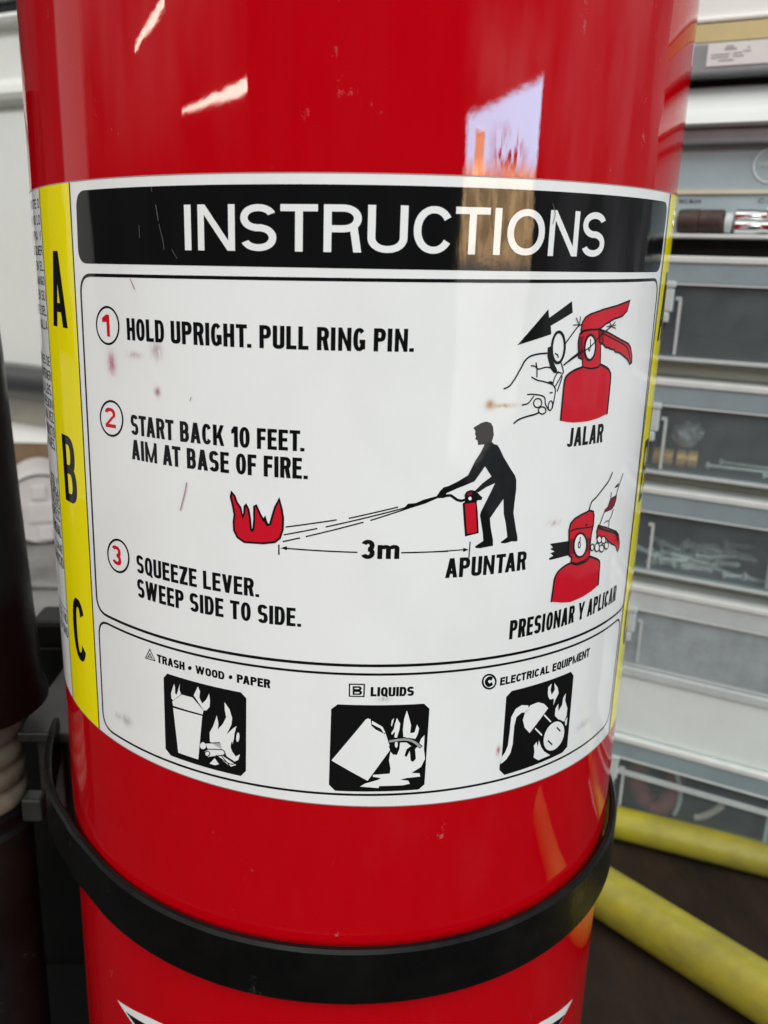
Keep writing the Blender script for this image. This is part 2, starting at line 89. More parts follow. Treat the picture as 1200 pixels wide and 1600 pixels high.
"squeeze_pictogram":[["P","k",1,0,[4348,-5433,4398,-5428,4939,-5457,4964,-5778,4373,-5786,4351,-5744,4472,-5708,4378,-5634,4495,-5619,4360,-5537,4443,-5524]],["P","r",2,0,[5052,-5972,4873,-5991,4667,-6083,4571,-6222,4555,-6376,4529,-6740,4872,-6830,5149,-6881,5563,-6861,5923,-6811,6200,-6737,6163,-6209,6090,-6123,5876,-6022,5689,-5955,5434,-6049,5227,-6038]],["S","k",3,1,0,45,[5051,-5967,4873,-5991,4667,-6083,4571,-6222,4555,-6376,4530,-6745]],["S","k",3,1,0,48,[5687,-5946,5876,-6022,6090,-6123,6169,-6237,6182,-6461,6201,-6743]],["S","k",3,1,0,32,[5052,-5972,5227,-6044,5435,-6054,5626,-6035,5704,-5966]],["P","r",2,0,[4905,-5400,4880,-5216,4915,-5068,5035,-4985,5261,-4932,5523,-4889,5661,-4933,5712,-5046,5722,-5231,5681,-5434,5672,-5644,5681,-5833,5689,-5955,5513,-6012,5224,-6019,5043,-5960,5050,-5846,4948,-5770]],["S","k",3,0,1,45,[4905,-5400,4880,-5216,4915,-5068,5035,-4985,5261,-4932,5523,-4889,5661,-4933,5712,-5046,5722,-5231,5681,-5434,5672,-5644,5681,-5833,5689,-5955,5513,-6012,5224,-6019,5043,-5960,5050,-5846,4948,-5770]],["S","k",3,1,0,31,[4921,-5248,5107,-5223,5392,-5251,5699,-5280]],["P","k",3,0,[5498,-5204,5498,-5210,5496,-5215,5491,-5219,5485,-5222,5477,-5224,5468,-5224,5459,-5223,5449,-5221,5440,-5217,5431,-5213,5423,-5207,5418,-5201,5413,-5195,5411,-5189,5412,-5183,5414,-5178,5418,-5174,5424,-5171,5432,-5169,5441,-5169,5450,-5170,5460,-5172,5469,-5176,5478,-5180,5486,-5186,5492,-5192,5496,-5198]],["P","d",3,0,[4915,-5422,5099,-5433,5074,-5584,5109,-5773,4955,-5766]],["P","d",3,0,[5491,-5478,5674,-5526,5681,-5753,5491,-5874]],["P","r",2,0,[5924,-5295,6255,-5400,6827,-5617,6991,-5737,7109,-5961,7124,-6091,7055,-6150,6883,-5963,6639,-5864,6439,-5751,6308,-5654,5938,-5578,5885,-5421]],["S","k",3,0,1,37,[5924,-5295,6255,-5400,6827,-5617,6991,-5737,7109,-5961,7124,-6091,7055,-6150,6883,-5963,6639,-5864,6439,-5751,6308,-5654,5938,-5578,5885,-5421]],["S","k",3,1,0,52,[5944,-5352,6270,-5471,6806,-5662,6994,-5877]],["P","w",4,0,[5517,-5666,5514,-5723,5500,-5774,5475,-5817,5441,-5850,5399,-5871,5353,-5878,5304,-5873,5255,-5855,5209,-5825,5167,-5785,5132,-5736,5105,-5681,5087,-5624,5080,-5566,5083,-5510,5096,-5459,5119,-5416,5150,-5383,5189,-5361,5233,-5352,5281,-5357,5330,-5374,5377,-5403,5421,-5443,5459,-5492,5489,-5548,5508,-5607]],["S","k",5,0,1,46,[5526,-5668,5523,-5727,5508,-5781,5482,-5825,5446,-5859,5403,-5881,5355,-5889,5304,-5884,5254,-5865,5205,-5834,5162,-5792,5126,-5741,5098,-5684,5080,-5624,5072,-5564,5075,-5506,5089,-5453,5112,-5408,5145,-5374,5185,-5351,5231,-5342,5280,-5346,5331,-5364,5381,-5394,5426,-5436,5466,-5487,5496,-5545,5517,-5606]],["S","k",5,1,0,28,[5263,-5423,5273,-5542]],["S","k",5,0,1,28,[5296,-5612,5297,-5626,5297,-5639,5294,-5651,5290,-5660,5284,-5666,5276,-5670,5268,-5670,5260,-5666,5251,-5660,5243,-5651,5236,-5640,5229,-5627,5225,-5613,5221,-5598,5220,-5584,5221,-5571,5224,-5559,5228,-5550,5234,-5544,5241,-5541,5249,-5540,5257,-5544,5266,-5550,5274,-5559,5282,-5570,5288,-5583,5293,-5597]],["P","w",4,0,[6115,-5652,6113,-5670,6107,-5685,6097,-5698,6083,-5707,6066,-5713,6046,-5714,6026,-5711,6005,-5704,5985,-5693,5967,-5679,5952,-5663,5940,-5645,5932,-5626,5929,-5607,5930,-5590,5936,-5574,5946,-5562,5959,-5552,5976,-5547,5995,-5545,6015,-5548,6036,-5555,6056,-5566,6075,-5580,6090,-5596,6103,-5614,6111,-5633]],["S","k",5,0,1,29,[6115,-5652,6113,-5670,6107,-5685,6097,-5698,6083,-5707,6066,-5713,6046,-5714,6026,-5711,6005,-5704,5985,-5693,5967,-5679,5952,-5663,5940,-5645,5932,-5626,5929,-5607,5930,-5590,5936,-5574,5946,-5562,5959,-5552,5976,-5547,5995,-5545,6015,-5548,6036,-5555,6056,-5566,6075,-5580,6090,-5596,6103,-5614,6111,-5633]],["P","w",4,0,[6308,-5704,6306,-5722,6300,-5737,6289,-5750,6274,-5759,6256,-5764,6235,-5765,6213,-5761,6191,-5754,6170,-5743,6151,-5728,6135,-5712,6122,-5693,6114,-5674,6111,-5655,6112,-5638,6118,-5622,6128,-5609,6142,-5600,6160,-5595,6180,-5594,6202,-5597,6224,-5604,6245,-5616,6265,-5630,6282,-5647,6295,-5666,6304,-5685]],["S","k",5,0,1,29,[6308,-5704,6306,-5722,6300,-5737,6289,-5750,6274,-5759,6256,-5764,6235,-5765,6213,-5761,6191,-5754,6170,-5743,6151,-5728,6135,-5712,6122,-5693,6114,-5674,6111,-5655,6112,-5638,6118,-5622,6128,-5609,6142,-5600,6160,-5595,6180,-5594,6202,-5597,6224,-5604,6245,-5616,6265,-5630,6282,-5647,6295,-5666,6304,-5685]],["P","w",4,0,[5826,-5772,5825,-5788,5821,-5803,5814,-5815,5804,-5825,5792,-5830,5778,-5832,5763,-5831,5748,-5825,5734,-5816,5721,-5804,5709,-5790,5701,-5773,5695,-5756,5693,-5739,5693,-5723,5697,-5708,5704,-5696,5714,-5686,5726,-5680,5740,-5678,5754,-5680,5769,-5685,5784,-5694,5797,-5706,5809,-5721,5817,-5737,5823,-5754]],["S","k",5,0,1,29,[5826,-5772,5825,-5788,5821,-5803,5814,-5815,5804,-5825,5792,-5830,5778,-5832,5763,-5831,5748,-5825,5734,-5816,5721,-5804,5709,-5790,5701,-5773,5695,-5756,5693,-5739,5693,-5723,5697,-5708,5704,-5696,5714,-5686,5726,-5680,5740,-5678,5754,-5680,5769,-5685,5784,-5694,5797,-5706,5809,-5721,5817,-5737,5823,-5754]],["P","w",4,0,[6052,-5820,6051,-5841,6045,-5860,6034,-5876,6020,-5888,6002,-5895,5982,-5897,5960,-5894,5939,-5886,5918,-5874,5899,-5857,5884,-5838,5871,-5817,5863,-5795,5859,-5772,5861,-5751,5866,-5732,5876,-5717,5890,-5705,5907,-5697,5927,-5695,5948,-5698,5970,-5706,5991,-5718,6010,-5734,6026,-5753,6039,-5775,6048,-5797]],["S","k",5,0,1,29,[6052,-5820,6051,-5841,6045,-5860,6034,-5876,6020,-5888,6002,-5895,5982,-5897,5960,-5894,5939,-5886,5918,-5874,5899,-5857,5884,-5838,5871,-5817,5863,-5795,5859,-5772,5861,-5751,5866,-5732,5876,-5717,5890,-5705,5907,-5697,5927,-5695,5948,-5698,5970,-5706,5991,-5718,6010,-5734,6026,-5753,6039,-5775,6048,-5797]],["P","w",4,0,[6267,-5894,6266,-5912,6259,-5927,6247,-5940,6232,-5949,6213,-5953,6191,-5954,6168,-5950,6145,-5942,6123,-5930,6103,-5916,6087,-5899,6074,-5880,6065,-5861,6061,-5842,6063,-5824,6069,-5809,6080,-5796,6095,-5787,6113,-5782,6134,-5781,6157,-5785,6180,-5793,6202,-5804,6223,-5819,6240,-5836,6254,-5855,6263,-5875]],["S","k",5,0,1,30,[6267,-5894,6266,-5912,6259,-5927,6247,-5940,6232,-5949,6213,-5953,6191,-5954,6168,-5950,6145,-5942,6123,-5930,6103,-5916,6087,-5899,6074,-5880,6065,-5861,6061,-5842,6063,-5824,6069,-5809,6080,-5796,6095,-5787,6113,-5782,6134,-5781,6157,-5785,6180,-5793,6202,-5804,6223,-5819,6240,-5836,6254,-5855,6263,-5875]],["P","w",4,0,[6477,-5872,6475,-5890,6469,-5906,6458,-5918,6443,-5927,6425,-5933,6404,-5933,6382,-5930,6360,-5922,6339,-5910,6320,-5896,6304,-5879,6291,-5860,6283,-5841,6279,-5822,6280,-5804,6286,-5788,6296,-5775,6310,-5766,6328,-5761,6348,-5760,6370,-5763,6392,-5771,6413,-5782,6433,-5797,6450,-5814,6464,-5833,6473,-5853]],["S","k",5,0,1,30,[6477,-5872,6475,-5890,6469,-5906,6458,-5918,6443,-5927,6425,-5933,6404,-5933,6382,-5930,6360,-5922,6339,-5910,6320,-5896,6304,-5879,6291,-5860,6283,-5841,6279,-5822,6280,-5804,6286,-5788,6296,-5775,6310,-5766,6328,-5761,6348,-5760,6370,-5763,6392,-5771,6413,-5782,6433,-5797,6450,-5814,6464,-5833,6473,-5853]],["S","k",3,1,0,38,[6312,-4167,6190,-4331,5970,-4478,5720,-4632,5566,-4711,5500,-4875]],["S","k",3,1,0,29,[6867,-4282,6777,-4427,6669,-4608,6612,-4745]],["S","k",3,1,0,25,[6679,-4477,6518,-4542,6668,-4534]],["S","k",3,1,0,25,[6357,-4620,6362,-4767]],["P","d",2,0,[6362,-4767,6640,-4737,6635,-4843,6576,-4966,6447,-5027,6129,-5034,6143,-4979,6264,-4935,6320,-4825]],["S","k",3,0,1,18,[6362,-4767,6640,-4737,6635,-4843,6576,-4966,6447,-5027,6129,-5034,6143,-4979,6264,-4935,6320,-4825]],["S","k",3,1,0,29,[6128,-5029,6054,-5161,5981,-5293,5919,-5401,5901,-5584]],["S","k",3,1,0,26,[6535,-5039,6483,-5190,6400,-5268,6414,-5433]],["S","k",3,1,0,22,[6181,-5292,6280,-5263,6393,-5285]],["T","k",1,"PRESIONAR Y APLICAR",[3455,-7385,7280,-7412],[424,402],0.2,"c"]],
"trash_fire_pictogram":[["P","k",1,0,[-3980,-8497,-3875,-8372,-2138,-8438,-2021,-8554,-2046,-10223,-2161,-10364,-3864,-10296,-3999,-10172]],["P","w",2,0,[-3748,-9128,-3023,-9137,-3147,-10190,-3653,-10164]],["P","w",2,0,[-3765,-8986,-3514,-8765,-3247,-8768,-2991,-9004,-3010,-9102,-3746,-9080]],["P","w",2,0,[-3785,-8919,-3789,-8802,-3703,-8564,-3680,-8637,-3685,-8775,-3642,-8796,-3553,-8528,-3567,-8668,-3531,-8761,-3741,-8956]],["P","w",2,0,[-3216,-8710,-3172,-8615,-3107,-8484,-3061,-8591,-3081,-8731,-3019,-8854,-2920,-8747,-2848,-8593,-2832,-8737,-2844,-8894,-2918,-8988,-2983,-9002,-3117,-8836]],["P","w",2,0,[-2854,-9693,-2857,-9487,-2765,-9309,-2681,-9056,-2646,-9245,-2664,-9375,-2548,-9225,-2468,-9054,-2496,-8903,-2500,-8718,-2388,-8864,-2334,-9049,-2355,-9208,-2463,-9445,-2338,-9303,-2241,-9215,-2293,-9413,-2303,-9572,-2363,-9702,-2345,-9818,-2270,-9923,-2174,-9858,-2210,-9992,-2291,-10047,-2463,-9961,-2578,-9825,-2815,-9724]],["P","w",2,0,[-2181,-9463,-2184,-9487,-2189,-9511,-2195,-9533,-2202,-9551,-2209,-9565,-2217,-9574,-2225,-9577,-2232,-9575,-2239,-9567,-2244,-9555,-2248,-9537,-2250,-9517,-2250,-9493,-2248,-9468,-2245,-9443,-2240,-9420,-2234,-9398,-2227,-9380,-2220,-9366,-2212,-9357,-2204,-9354,-2197,-9356,-2190,-9364,-2185,-9376,-2181,-9394,-2179,-9414,-2179,-9438]],["P","w",2,0,[-2946,-9814,-2949,-9833,-2955,-9851,-2964,-9869,-2976,-9884,-2990,-9897,-3006,-9907,-3023,-9913,-3039,-9915,-3055,-9913,-3069,-9906,-3080,-9897,-3089,-9883,-3094,-9868,-3095,-9850,-3093,-9832,-3087,-9813,-3078,-9796,-3065,-9780,-3051,-9767,-3035,-9757,-3018,-9751,-3002,-9749,-2986,-9752,-2973,-9758,-2961,-9768,-2953,-9781,-2948,-9797]],["P","w",2,0,[-2957,-9749,-2615,-9665,-2578,-9817,-2919,-9876]],["P","w",2,0,[-2983,-9956,-2899,-9896,-2578,-9825,-2517,-9872,-2533,-9928,-2904,-10074,-2985,-10037]],["P","w",2,0,[-2720,-9976,-2600,-9950,-2257,-10121,-2389,-10187]],["P","w",2,0,[-2875,-10221,-2750,-10063,-2656,-10183,-2745,-10231]],["S","k",3,1,0,20,[-2978,-9762,-2623,-9667]],["S","k",3,1,0,20,[-2919,-9884,-2578,-9825,-2517,-9876,-2533,-9936,-2895,-10072]],["S","k",3,0,1,20,[-2865,-9980,-2867,-9994,-2871,-10008,-2878,-10021,-2888,-10033,-2899,-10043,-2911,-10050,-2924,-10055,-2936,-10056,-2948,-10054,-2959,-10050,-2968,-10042,-2975,-10032,-2979,-10021,-2980,-10007,-2978,-9993,-2973,-9980,-2966,-9966,-2957,-9955,-2946,-9945,-2933,-9937,-2921,-9933,-2908,-9931,-2896,-9933,-2885,-9938,-2876,-9945,-2870,-9955,-2866,-9967]],["S","k",3,0,0,20,[-2601,-9958,-2389,-10179]],["S","k",3,1,0,20,[-2720,-9984,-2408,-10118,-2264,-10082]],["S","k",3,1,0,24,[-2342,-9599,-2363,-9722,-2322,-9834]],["P","k",3,0,[-2273,-9591,-2278,-9613,-2283,-9634,-2290,-9653,-2296,-9669,-2302,-9681,-2308,-9689,-2314,-9691,-2319,-9689,-2322,-9681,-2324,-9669,-2325,-9654,-2324,-9634,-2322,-9613,-2318,-9591,-2314,-9568,-2308,-9547,-2302,-9528,-2296,-9512,-2290,-9500,-2283,-9493,-2278,-9490,-2273,-9493,-2270,-9500,-2268,-9512,-2267,-9528,-2268,-9547,-2270,-9568]],["T","k",1,"TRASH",[-4138,-8182,-3422,-8195],[189,186],0.265,"d"],["P","k",1,0,[-3248,-8103,-3249,-8114,-3253,-8124,-3259,-8134,-3266,-8143,-3275,-8150,-3285,-8156,-3295,-8159,-3305,-8160,-3315,-8159,-3323,-8155,-3331,-8150,-3336,-8142,-3339,-8133,-3340,-8123,-3338,-8112,-3334,-8102,-3329,-8092,-3321,-8083,-3312,-8075,-3302,-8070,-3292,-8067,-3282,-8066,-3272,-8067,-3264,-8071,-3257,-8076,-3252,-8084,-3249,-8093]],["T","k",1,"WOOD",[-3160,-8199,-2495,-8220],[181,179],0.265,"d"],["P","k",1,0,[-2316,-8129,-2318,-8139,-2321,-8149,-2326,-8159,-2333,-8167,-2340,-8174,-2349,-8179,-2358,-8181,-2368,-8182,-2376,-8180,-2384,-8176,-2391,-8169,-2395,-8162,-2398,-8153,-2399,-8143,-2398,-8132,-2395,-8122,-2390,-8113,-2383,-8104,-2375,-8098,-2366,-8093,-2357,-8090,-2348,-8090,-2339,-8092,-2331,-8096,-2325,-8102,-2320,-8110,-2317,-8119]],["T","k",1,"PAPER",[-2221,-8235,-1515,-8266],[189,196],0.265,"d"],["S","k",1,0,1,22,[-4467,-8171,-4331,-7936,-4199,-8163]],["S","k",1,0,0,20,[-4406,-8147,-4332,-8033,-4270,-8142]],["S","k",1,0,0,20,[-4380,-8116,-4292,-8117]]],
"liquid_fire_pictogram":[["P","k",1,0,[-278,-8629,-152,-8518,1610,-8563,1728,-8690,1705,-10440,1581,-10546,-165,-10494,-296,-10355]],["P","w",2,0,[-253,-9788,418,-8854,466,-8826,519,-8852,536,-8989,630,-9086,816,-9187,938,-9563,497,-10258]],["P","w",2,0,[549,-8881,765,-9025,828,-9155,796,-9172,734,-9068,541,-8953]],["S","w",2,1,0,18,[826,-9180,918,-9470]],["P","w",2,0,[345,-10390,442,-10324,705,-10247,770,-10205,603,-10168,602,-10123,951,-10110,963,-9991,923,-9803,949,-9601,1002,-9671,1086,-9684,1131,-9557,1142,-9404,1276,-9414,1374,-9503,1283,-9569,1245,-9714,1290,-9755,1352,-9612,1378,-9838,1431,-9880,1490,-9811,1463,-9586,1534,-9500,1579,-9357,1650,-9280,1652,-9606,1687,-9833,1609,-10012,1408,-10133,1581,-10159,1602,-10237,1310,-10244,1175,-10270,1347,-10308,1384,-10384,1249,-10408,743,-10391,728,-10436]],["P","w",2,0,[1204,-9276,1188,-9122,1204,-8869,1253,-8685,1303,-8840,1354,-9025,1342,-9207,1436,-9197,1478,-9018,1527,-9114,1505,-9240,1459,-9345,1272,-9300]],["P","w",2,0,[951,-9172,997,-9091,1019,-8965,1054,-8841,1125,-8972,1114,-9117,1071,-9285,1018,-9282,1026,-9147,962,-9217]],["P","w",2,0,[938,-9004,951,-8889,995,-8838,976,-8945,955,-9027]],["P","w",2,0,[1093,-9444,1093,-9461,1092,-9476,1089,-9490,1084,-9501,1079,-9510,1073,-9515,1066,-9516,1059,-9514,1053,-9508,1047,-9499,1042,-9487,1038,-9473,1035,-9457,1033,-9440,1034,-9424,1035,-9409,1038,-9395,1043,-9384,1048,-9375,1054,-9370,1061,-9369,1067,-9371,1074,-9377,1080,-9386,1085,-9398,1089,-9412,1092,-9428]],["S","k",3,1,0,81,[908,-9360,1206,-9335,1410,-9396,1595,-9555]],["S","g",4,1,0,52,[914,-9360,1206,-9335,1410,-9396,1580,-9546]],["P","k",1,0,[62,-8055,387,-8062,382,-8354,68,-8347]],["P","w",2,0,[91,-8083,356,-8089,353,-8325,96,-8319]],["P","k",3,0,[140,-8111,286,-8110,319,-8138,320,-8177,298,-8202,328,-8230,329,-8272,297,-8300,144,-8301]],["P","w",4,0,[116,-8195,148,-8195,148,-8216,116,-8216]],["P","w",4,0,[179,-8146,268,-8145,269,-8170,179,-8170]],["P","w",4,0,[181,-8237,277,-8237,277,-8265,181,-8265]],["T","k",1,"LIQUIDS",[501,-8338,1383,-8368],[205,207],0.265,"d"]],
"electrical_fire_pictogram":[["P","k",1,0,[3501,-8702,3635,-8592,5430,-8606,5550,-8735,5580,-10544,5404,-10624,3613,-10599,3470,-10443,3465,-10332,3493,-10248,3506,-10125]],["P","w",2,0,[4125,-9050,3932,-8994,3775,-9045,3671,-9215,3663,-9569,3643,-9888,3585,-10036,3499,-10134,3490,-10302,3621,-10227,3729,-10092,3771,-9885,3772,-9453,3814,-9249,3949,-9176,4141,-9208]],["P","w",2,0,[4230,-9742,4071,-9567,4001,-9368,4052,-9167,4190,-9060,4406,-9046,4599,-9142,4742,-9286]],["S","w",2,0,0,34,[4631,-9417,4881,-9670]],["S","w",2,0,0,33,[4386,-9674,4623,-9918]],["P","w",2,0,[4687,-8908,4684,-8763,4780,-8700,4766,-8858,4815,-8988,4909,-8881,4868,-8714,4994,-8851,5050,-9013,4958,-9150,4909,-9270,4902,-9097,4780,-9086,4713,-9005]],["P","w",2,0,[4994,-9547,4988,-9379,5075,-9277,5101,-9470,5216,-9359,5233,-9180,5311,-9094,5311,-9278,5425,-9501,5424,-9689,5360,-9817,5159,-9712]],["P","w",2,0,[5386,-9807,5465,-9740,5459,-9927,5406,-9946]],["P","w",2,0,[4420,-10404,4427,-10257,4396,-10099,4470,-10029,4518,-10174,4537,-10013,4629,-10209,4741,-10358,4958,-10527,4761,-10523,4571,-10520]],["P","k",3,0,[5434,-10311,5381,-10380,5309,-10433,5225,-10467,5132,-10481,5035,-10475,4940,-10449,4852,-10405,4773,-10345,4708,-10271,4660,-10187,4629,-10097,4618,-10005,4626,-9916,4653,-9833,4699,-9762,4761,-9705,4836,-9666,4922,-9647,5015,-9649,5111,-9673,5204,-9717,5290,-9780,5365,-9858,5423,-9947,5460,-10042,5475,-10137,5466,-10229]],["P","w",4,0,[5350,-10264,5305,-10326,5245,-10374,5175,-10407,5098,-10422,5018,-10420,4940,-10401,4868,-10366,4804,-10316,4751,-10253,4712,-10182,4689,-10105,4681,-10026,4690,-9948,4715,-9876,4755,-9812,4808,-9762,4873,-9726,4945,-9707,5022,-9707,5101,-9725,5177,-9760,5247,-9812,5306,-9877,5351,-9951,5379,-10032,5389,-10113,5379,-10192]],["S","k",5,0,0,35,[5087,-9867,5231,-10006]],["S","k",5,0,0,34,[4822,-10104,4986,-10268]],["S","k",1,0,1,42,[3205,-8291,3204,-8327,3195,-8359,3178,-8387,3154,-8408,3125,-8421,3091,-8427,3056,-8425,3020,-8414,2985,-8396,2954,-8372,2927,-8342,2906,-8308,2892,-8272,2885,-8235,2886,-8200,2896,-8168,2912,-8140,2935,-8119,2964,-8105,2996,-8098,3031,-8100,3067,-8111,3102,-8128,3134,-8153,3162,-8183,3184,-8218,3198,-8254]],["S","k",1,1,0,80,[3112,-8213,3030,-8182,2974,-8247,3035,-8339,3127,-8321]],["T","k",1,"ELECTRICAL",[3314,-8405,4675,-8418],[185,190],0.265,"d"],["T","k",1,"EQUIPMENT",[4769,-8422,6134,-8444],[191,220],0.265,"d"]],
"fine_print":[["T","f",1,"CORRIENTE O",[-9854,879,-7929,879],[189,189],0.17,"c"],["T","f",1,"GAS NO LO",[-9507,549,-7932,549],[200,200],0.17,"c"],["T","f",1,"LIMPIA Y",[-9334,233,-7934,233],[195,195],0.17,"c"],["T","f",1,"CUALQUIER",[-9512,-71,-7937,-71],[197,197],0.17,"c"],["T","f",1,"EN EL",[-8815,-393,-7940,-393],[200,200],0.17,"c"],["T","f",1,"MANGO",[-8818,-692,-7943,-692],[185,185],0.17,"c"],["T","f",1,"EN SU",[-8821,-1013,-7946,-1013],[214,214],0.17,"c"],["T","f",1,"PARTE DEL",[-9524,-1335,-7949,-1335],[208,208],0.17,"c"],["T","f",1,"VALLA",[-8826,-1636,-7951,-1636],[202,202],0.17,"c"],["T","f",1,"DESPUES DE",[-9709,-2420,-7959,-2420],[209,209],0.17,"c"],["T","f",1,"MANTENER",[-9361,-2741,-7961,-2741],[221,221],0.17,"c"],["T","f",1,"LA LBS.",[-9189,-3078,-7964,-3078],[243,243],0.17,"c"],["T","f",1,"PRESION",[-9192,-3380,-7967,-3380],[226,226],0.17,"c"],["T","f",1,"UNA VEZ",[-9195,-3691,-7970,-3691],[249,249],0.17,"c"],["T","f",1,"PRODUCTO",[-9373,-4035,-7973,-4035],[257,257],0.17,"c"],["T","f",1,"EN MES.",[-9201,-4320,-7976,-4320],[260,260],0.17,"c"],["T","f",1,"USO Y",[-8859,-5188,-7984,-5188],[247,247],0.17,"c"],["T","f",1,"RECARGA",[-9211,-5446,-7986,-5446],[248,248],0.17,"c"],["T","f",1,"VACIOS",[-9038,-5708,-7988,-5708],[251,251],0.17,"c"],["T","f",1,"INSPECC",[-9216,-6014,-7991,-6014],[276,276],0.17,"c"],["T","f",1,"MENSUAL",[-9220,-6394,-7995,-6394],[289,289],0.17,"c"],["T","f",1,"LLAME",[-8873,-6787,-7998,-6787],[213,213],0.17,"c"],["T","f",1,"SERVICIO",[-9402,-7161,-8002,-7161],[292,292],0.17,"c"],["T","f",1,"CALLE NO",[-9414,-8555,-8014,-8555],[256,256],0.17,"c"],["T","f",1,"TELEFONO",[-9418,-8914,-8018,-8914],[262,262],0.17,"c"],["S","f",1,0,0,30,[-9344,-8199,-7921,-8199]]],
"emblem":[["P","w",0,0,[-6246,-18194,-4985,-17854,-4440,-17758,-2000,-18120,2500,-18280,5640,-18452,7449,-19047,500,-20900]],["P","k",1,0,[-5857,-18276,-4985,-18114,-4440,-18018,-2000,-18380,2500,-18540,5640,-18712,6964,-19168,500,-20500]]],
"scuffs":[["S","p",6,1,0,28,[-3231,-4176,-3282,-4400,-3399,-4764]],["S","p",6,1,0,23,[-4419,-423,-4315,-616]],["S","e",6,1,0,12,[-3816,1183,-3806,1096]],["S","e",6,1,0,17,[-3729,880,-3684,607]],["S","e",6,1,0,12,[-3672,552,-3598,278,-3576,112]],["S","e",6,1,0,12,[-4137,525,-4134,302]],["S","e",6,1,0,11,[-3406,116,-3301,-36]],["S","e",6,1,0,13,[3666,1149,3744,976,3704,797]],["S","e",6,1,0,12,[-3079,-2518,-3109,-2592]]]}
# ---------------------------------------------------------------- helpers
def coll(o): sc.collection.objects.link(o); return o
def tag(o, label=None, cat=None, group=None, kind=None):
    if label: o['label'] = label
    if cat: o['category'] = cat
    if group: o['group'] = group
    if kind: o['kind'] = kind
    return o
def empty(name, loc=(0, 0, 0), rz=0, label=None, cat=None, group=None):
    o = bpy.data.objects.new(name, None); coll(o); o.location = loc; o.rotation_euler = (0, 0, rz); o.empty_display_size = .01
    return tag(o, label, cat, group)
def obj(name, bm, mats, parent=None, smooth=None, bevel=0, loc=None):
    me = bpy.data.meshes.new(name); bm.normal_update(); bm.to_mesh(me); bm.free()
    for m in (mats if isinstance(mats, (list, tuple)) else [mats]): me.materials.append(m)
    o = bpy.data.objects.new(name, me); coll(o)
    if parent: o.parent = parent
    if loc: o.location = loc
    if bevel:
        b = o.modifiers.new('bevel', 'BEVEL'); b.width = bevel; b.segments = 2; b.limit_method = 'ANGLE'; b.angle_limit = R_(40)
    if smooth is not None:
        me.polygons.foreach_set('use_smooth', [True] * len(me.polygons))
        me.set_sharp_from_angle(angle=R_(smooth))
    return o
def bx(bm, x0, x1, y0, y1, z0, z1):
    v = [bm.verts.new(c) for c in ((x0, y0, z0), (x1, y0, z0), (x1, y1, z0), (x0, y1, z0), (x0, y0, z1), (x1, y0, z1), (x1, y1, z1), (x0, y1, z1))]
    for f in ((0, 3, 2, 1), (4, 5, 6, 7), (0, 1, 5, 4), (1, 2, 6, 5), (2, 3, 7, 6), (3, 0, 4, 7)): bm.faces.new([v[i] for i in f])
    return bm
def box(*a):
    bm = bmesh.new(); return bx(bm, *a)
def lathe(bm, prof, seg=48, a=Vector((0, 0, 0)), ax=Vector((0, 0, 1)), caps=True):
    """revolve (radius, height) profile about axis ax from point a"""
    ax = Vector(ax).normalized(); s = ax.orthogonal().normalized(); t = ax.cross(s); a = Vector(a)
    rings = [[bm.verts.new(a + ax * h + (s * math.cos(2 * math.pi * i / seg) + t * math.sin(2 * math.pi * i / seg)) * r) for i in range(seg)] for r, h in prof]
    for p_, q_ in zip(rings, rings[1:]):
        for i in range(seg): bm.faces.new((p_[i], p_[(i + 1) % seg], q_[(i + 1) % seg], q_[i]))
    if caps:
        bm.faces.new(rings[0][::-1]); bm.faces.new(rings[-1])
    return bm
def rod(p0, p1, r, seg=32, bv=.001):
    p0 = Vector(p0); p1 = Vector(p1); h = (p1 - p0).length; bm = bmesh.new()
    return lathe(bm, [(r - bv, 0), (r, bv), (r, h - bv), (r - bv, h)], seg, p0, p1 - p0)
def tube(bm, pts, r, seg=12):
    pts = [Vector(q) for q in pts]; prev = None; n0 = None
    for i, q in enumerate(pts):
        d = (pts[min(i + 1, len(pts) - 1)] - pts[max(i - 1, 0)]).normalized()
        n0 = (d.orthogonal() if n0 is None else n0 - d * n0.dot(d)).normalized(); b0 = d.cross(n0)
        ring = [bm.verts.new(q + (n0 * math.cos(6.28318 * k / seg) + b0 * math.sin(6.28318 * k / seg)) * r) for k in range(seg)]
        if prev:
            for k in range(seg): bm.faces.new((prev[k], prev[(k + 1) % seg], ring[(k + 1) % seg], ring[k]))
        else: bm.faces.new(ring[::-1])
        prev = ring
    bm.faces.new(prev); return bm
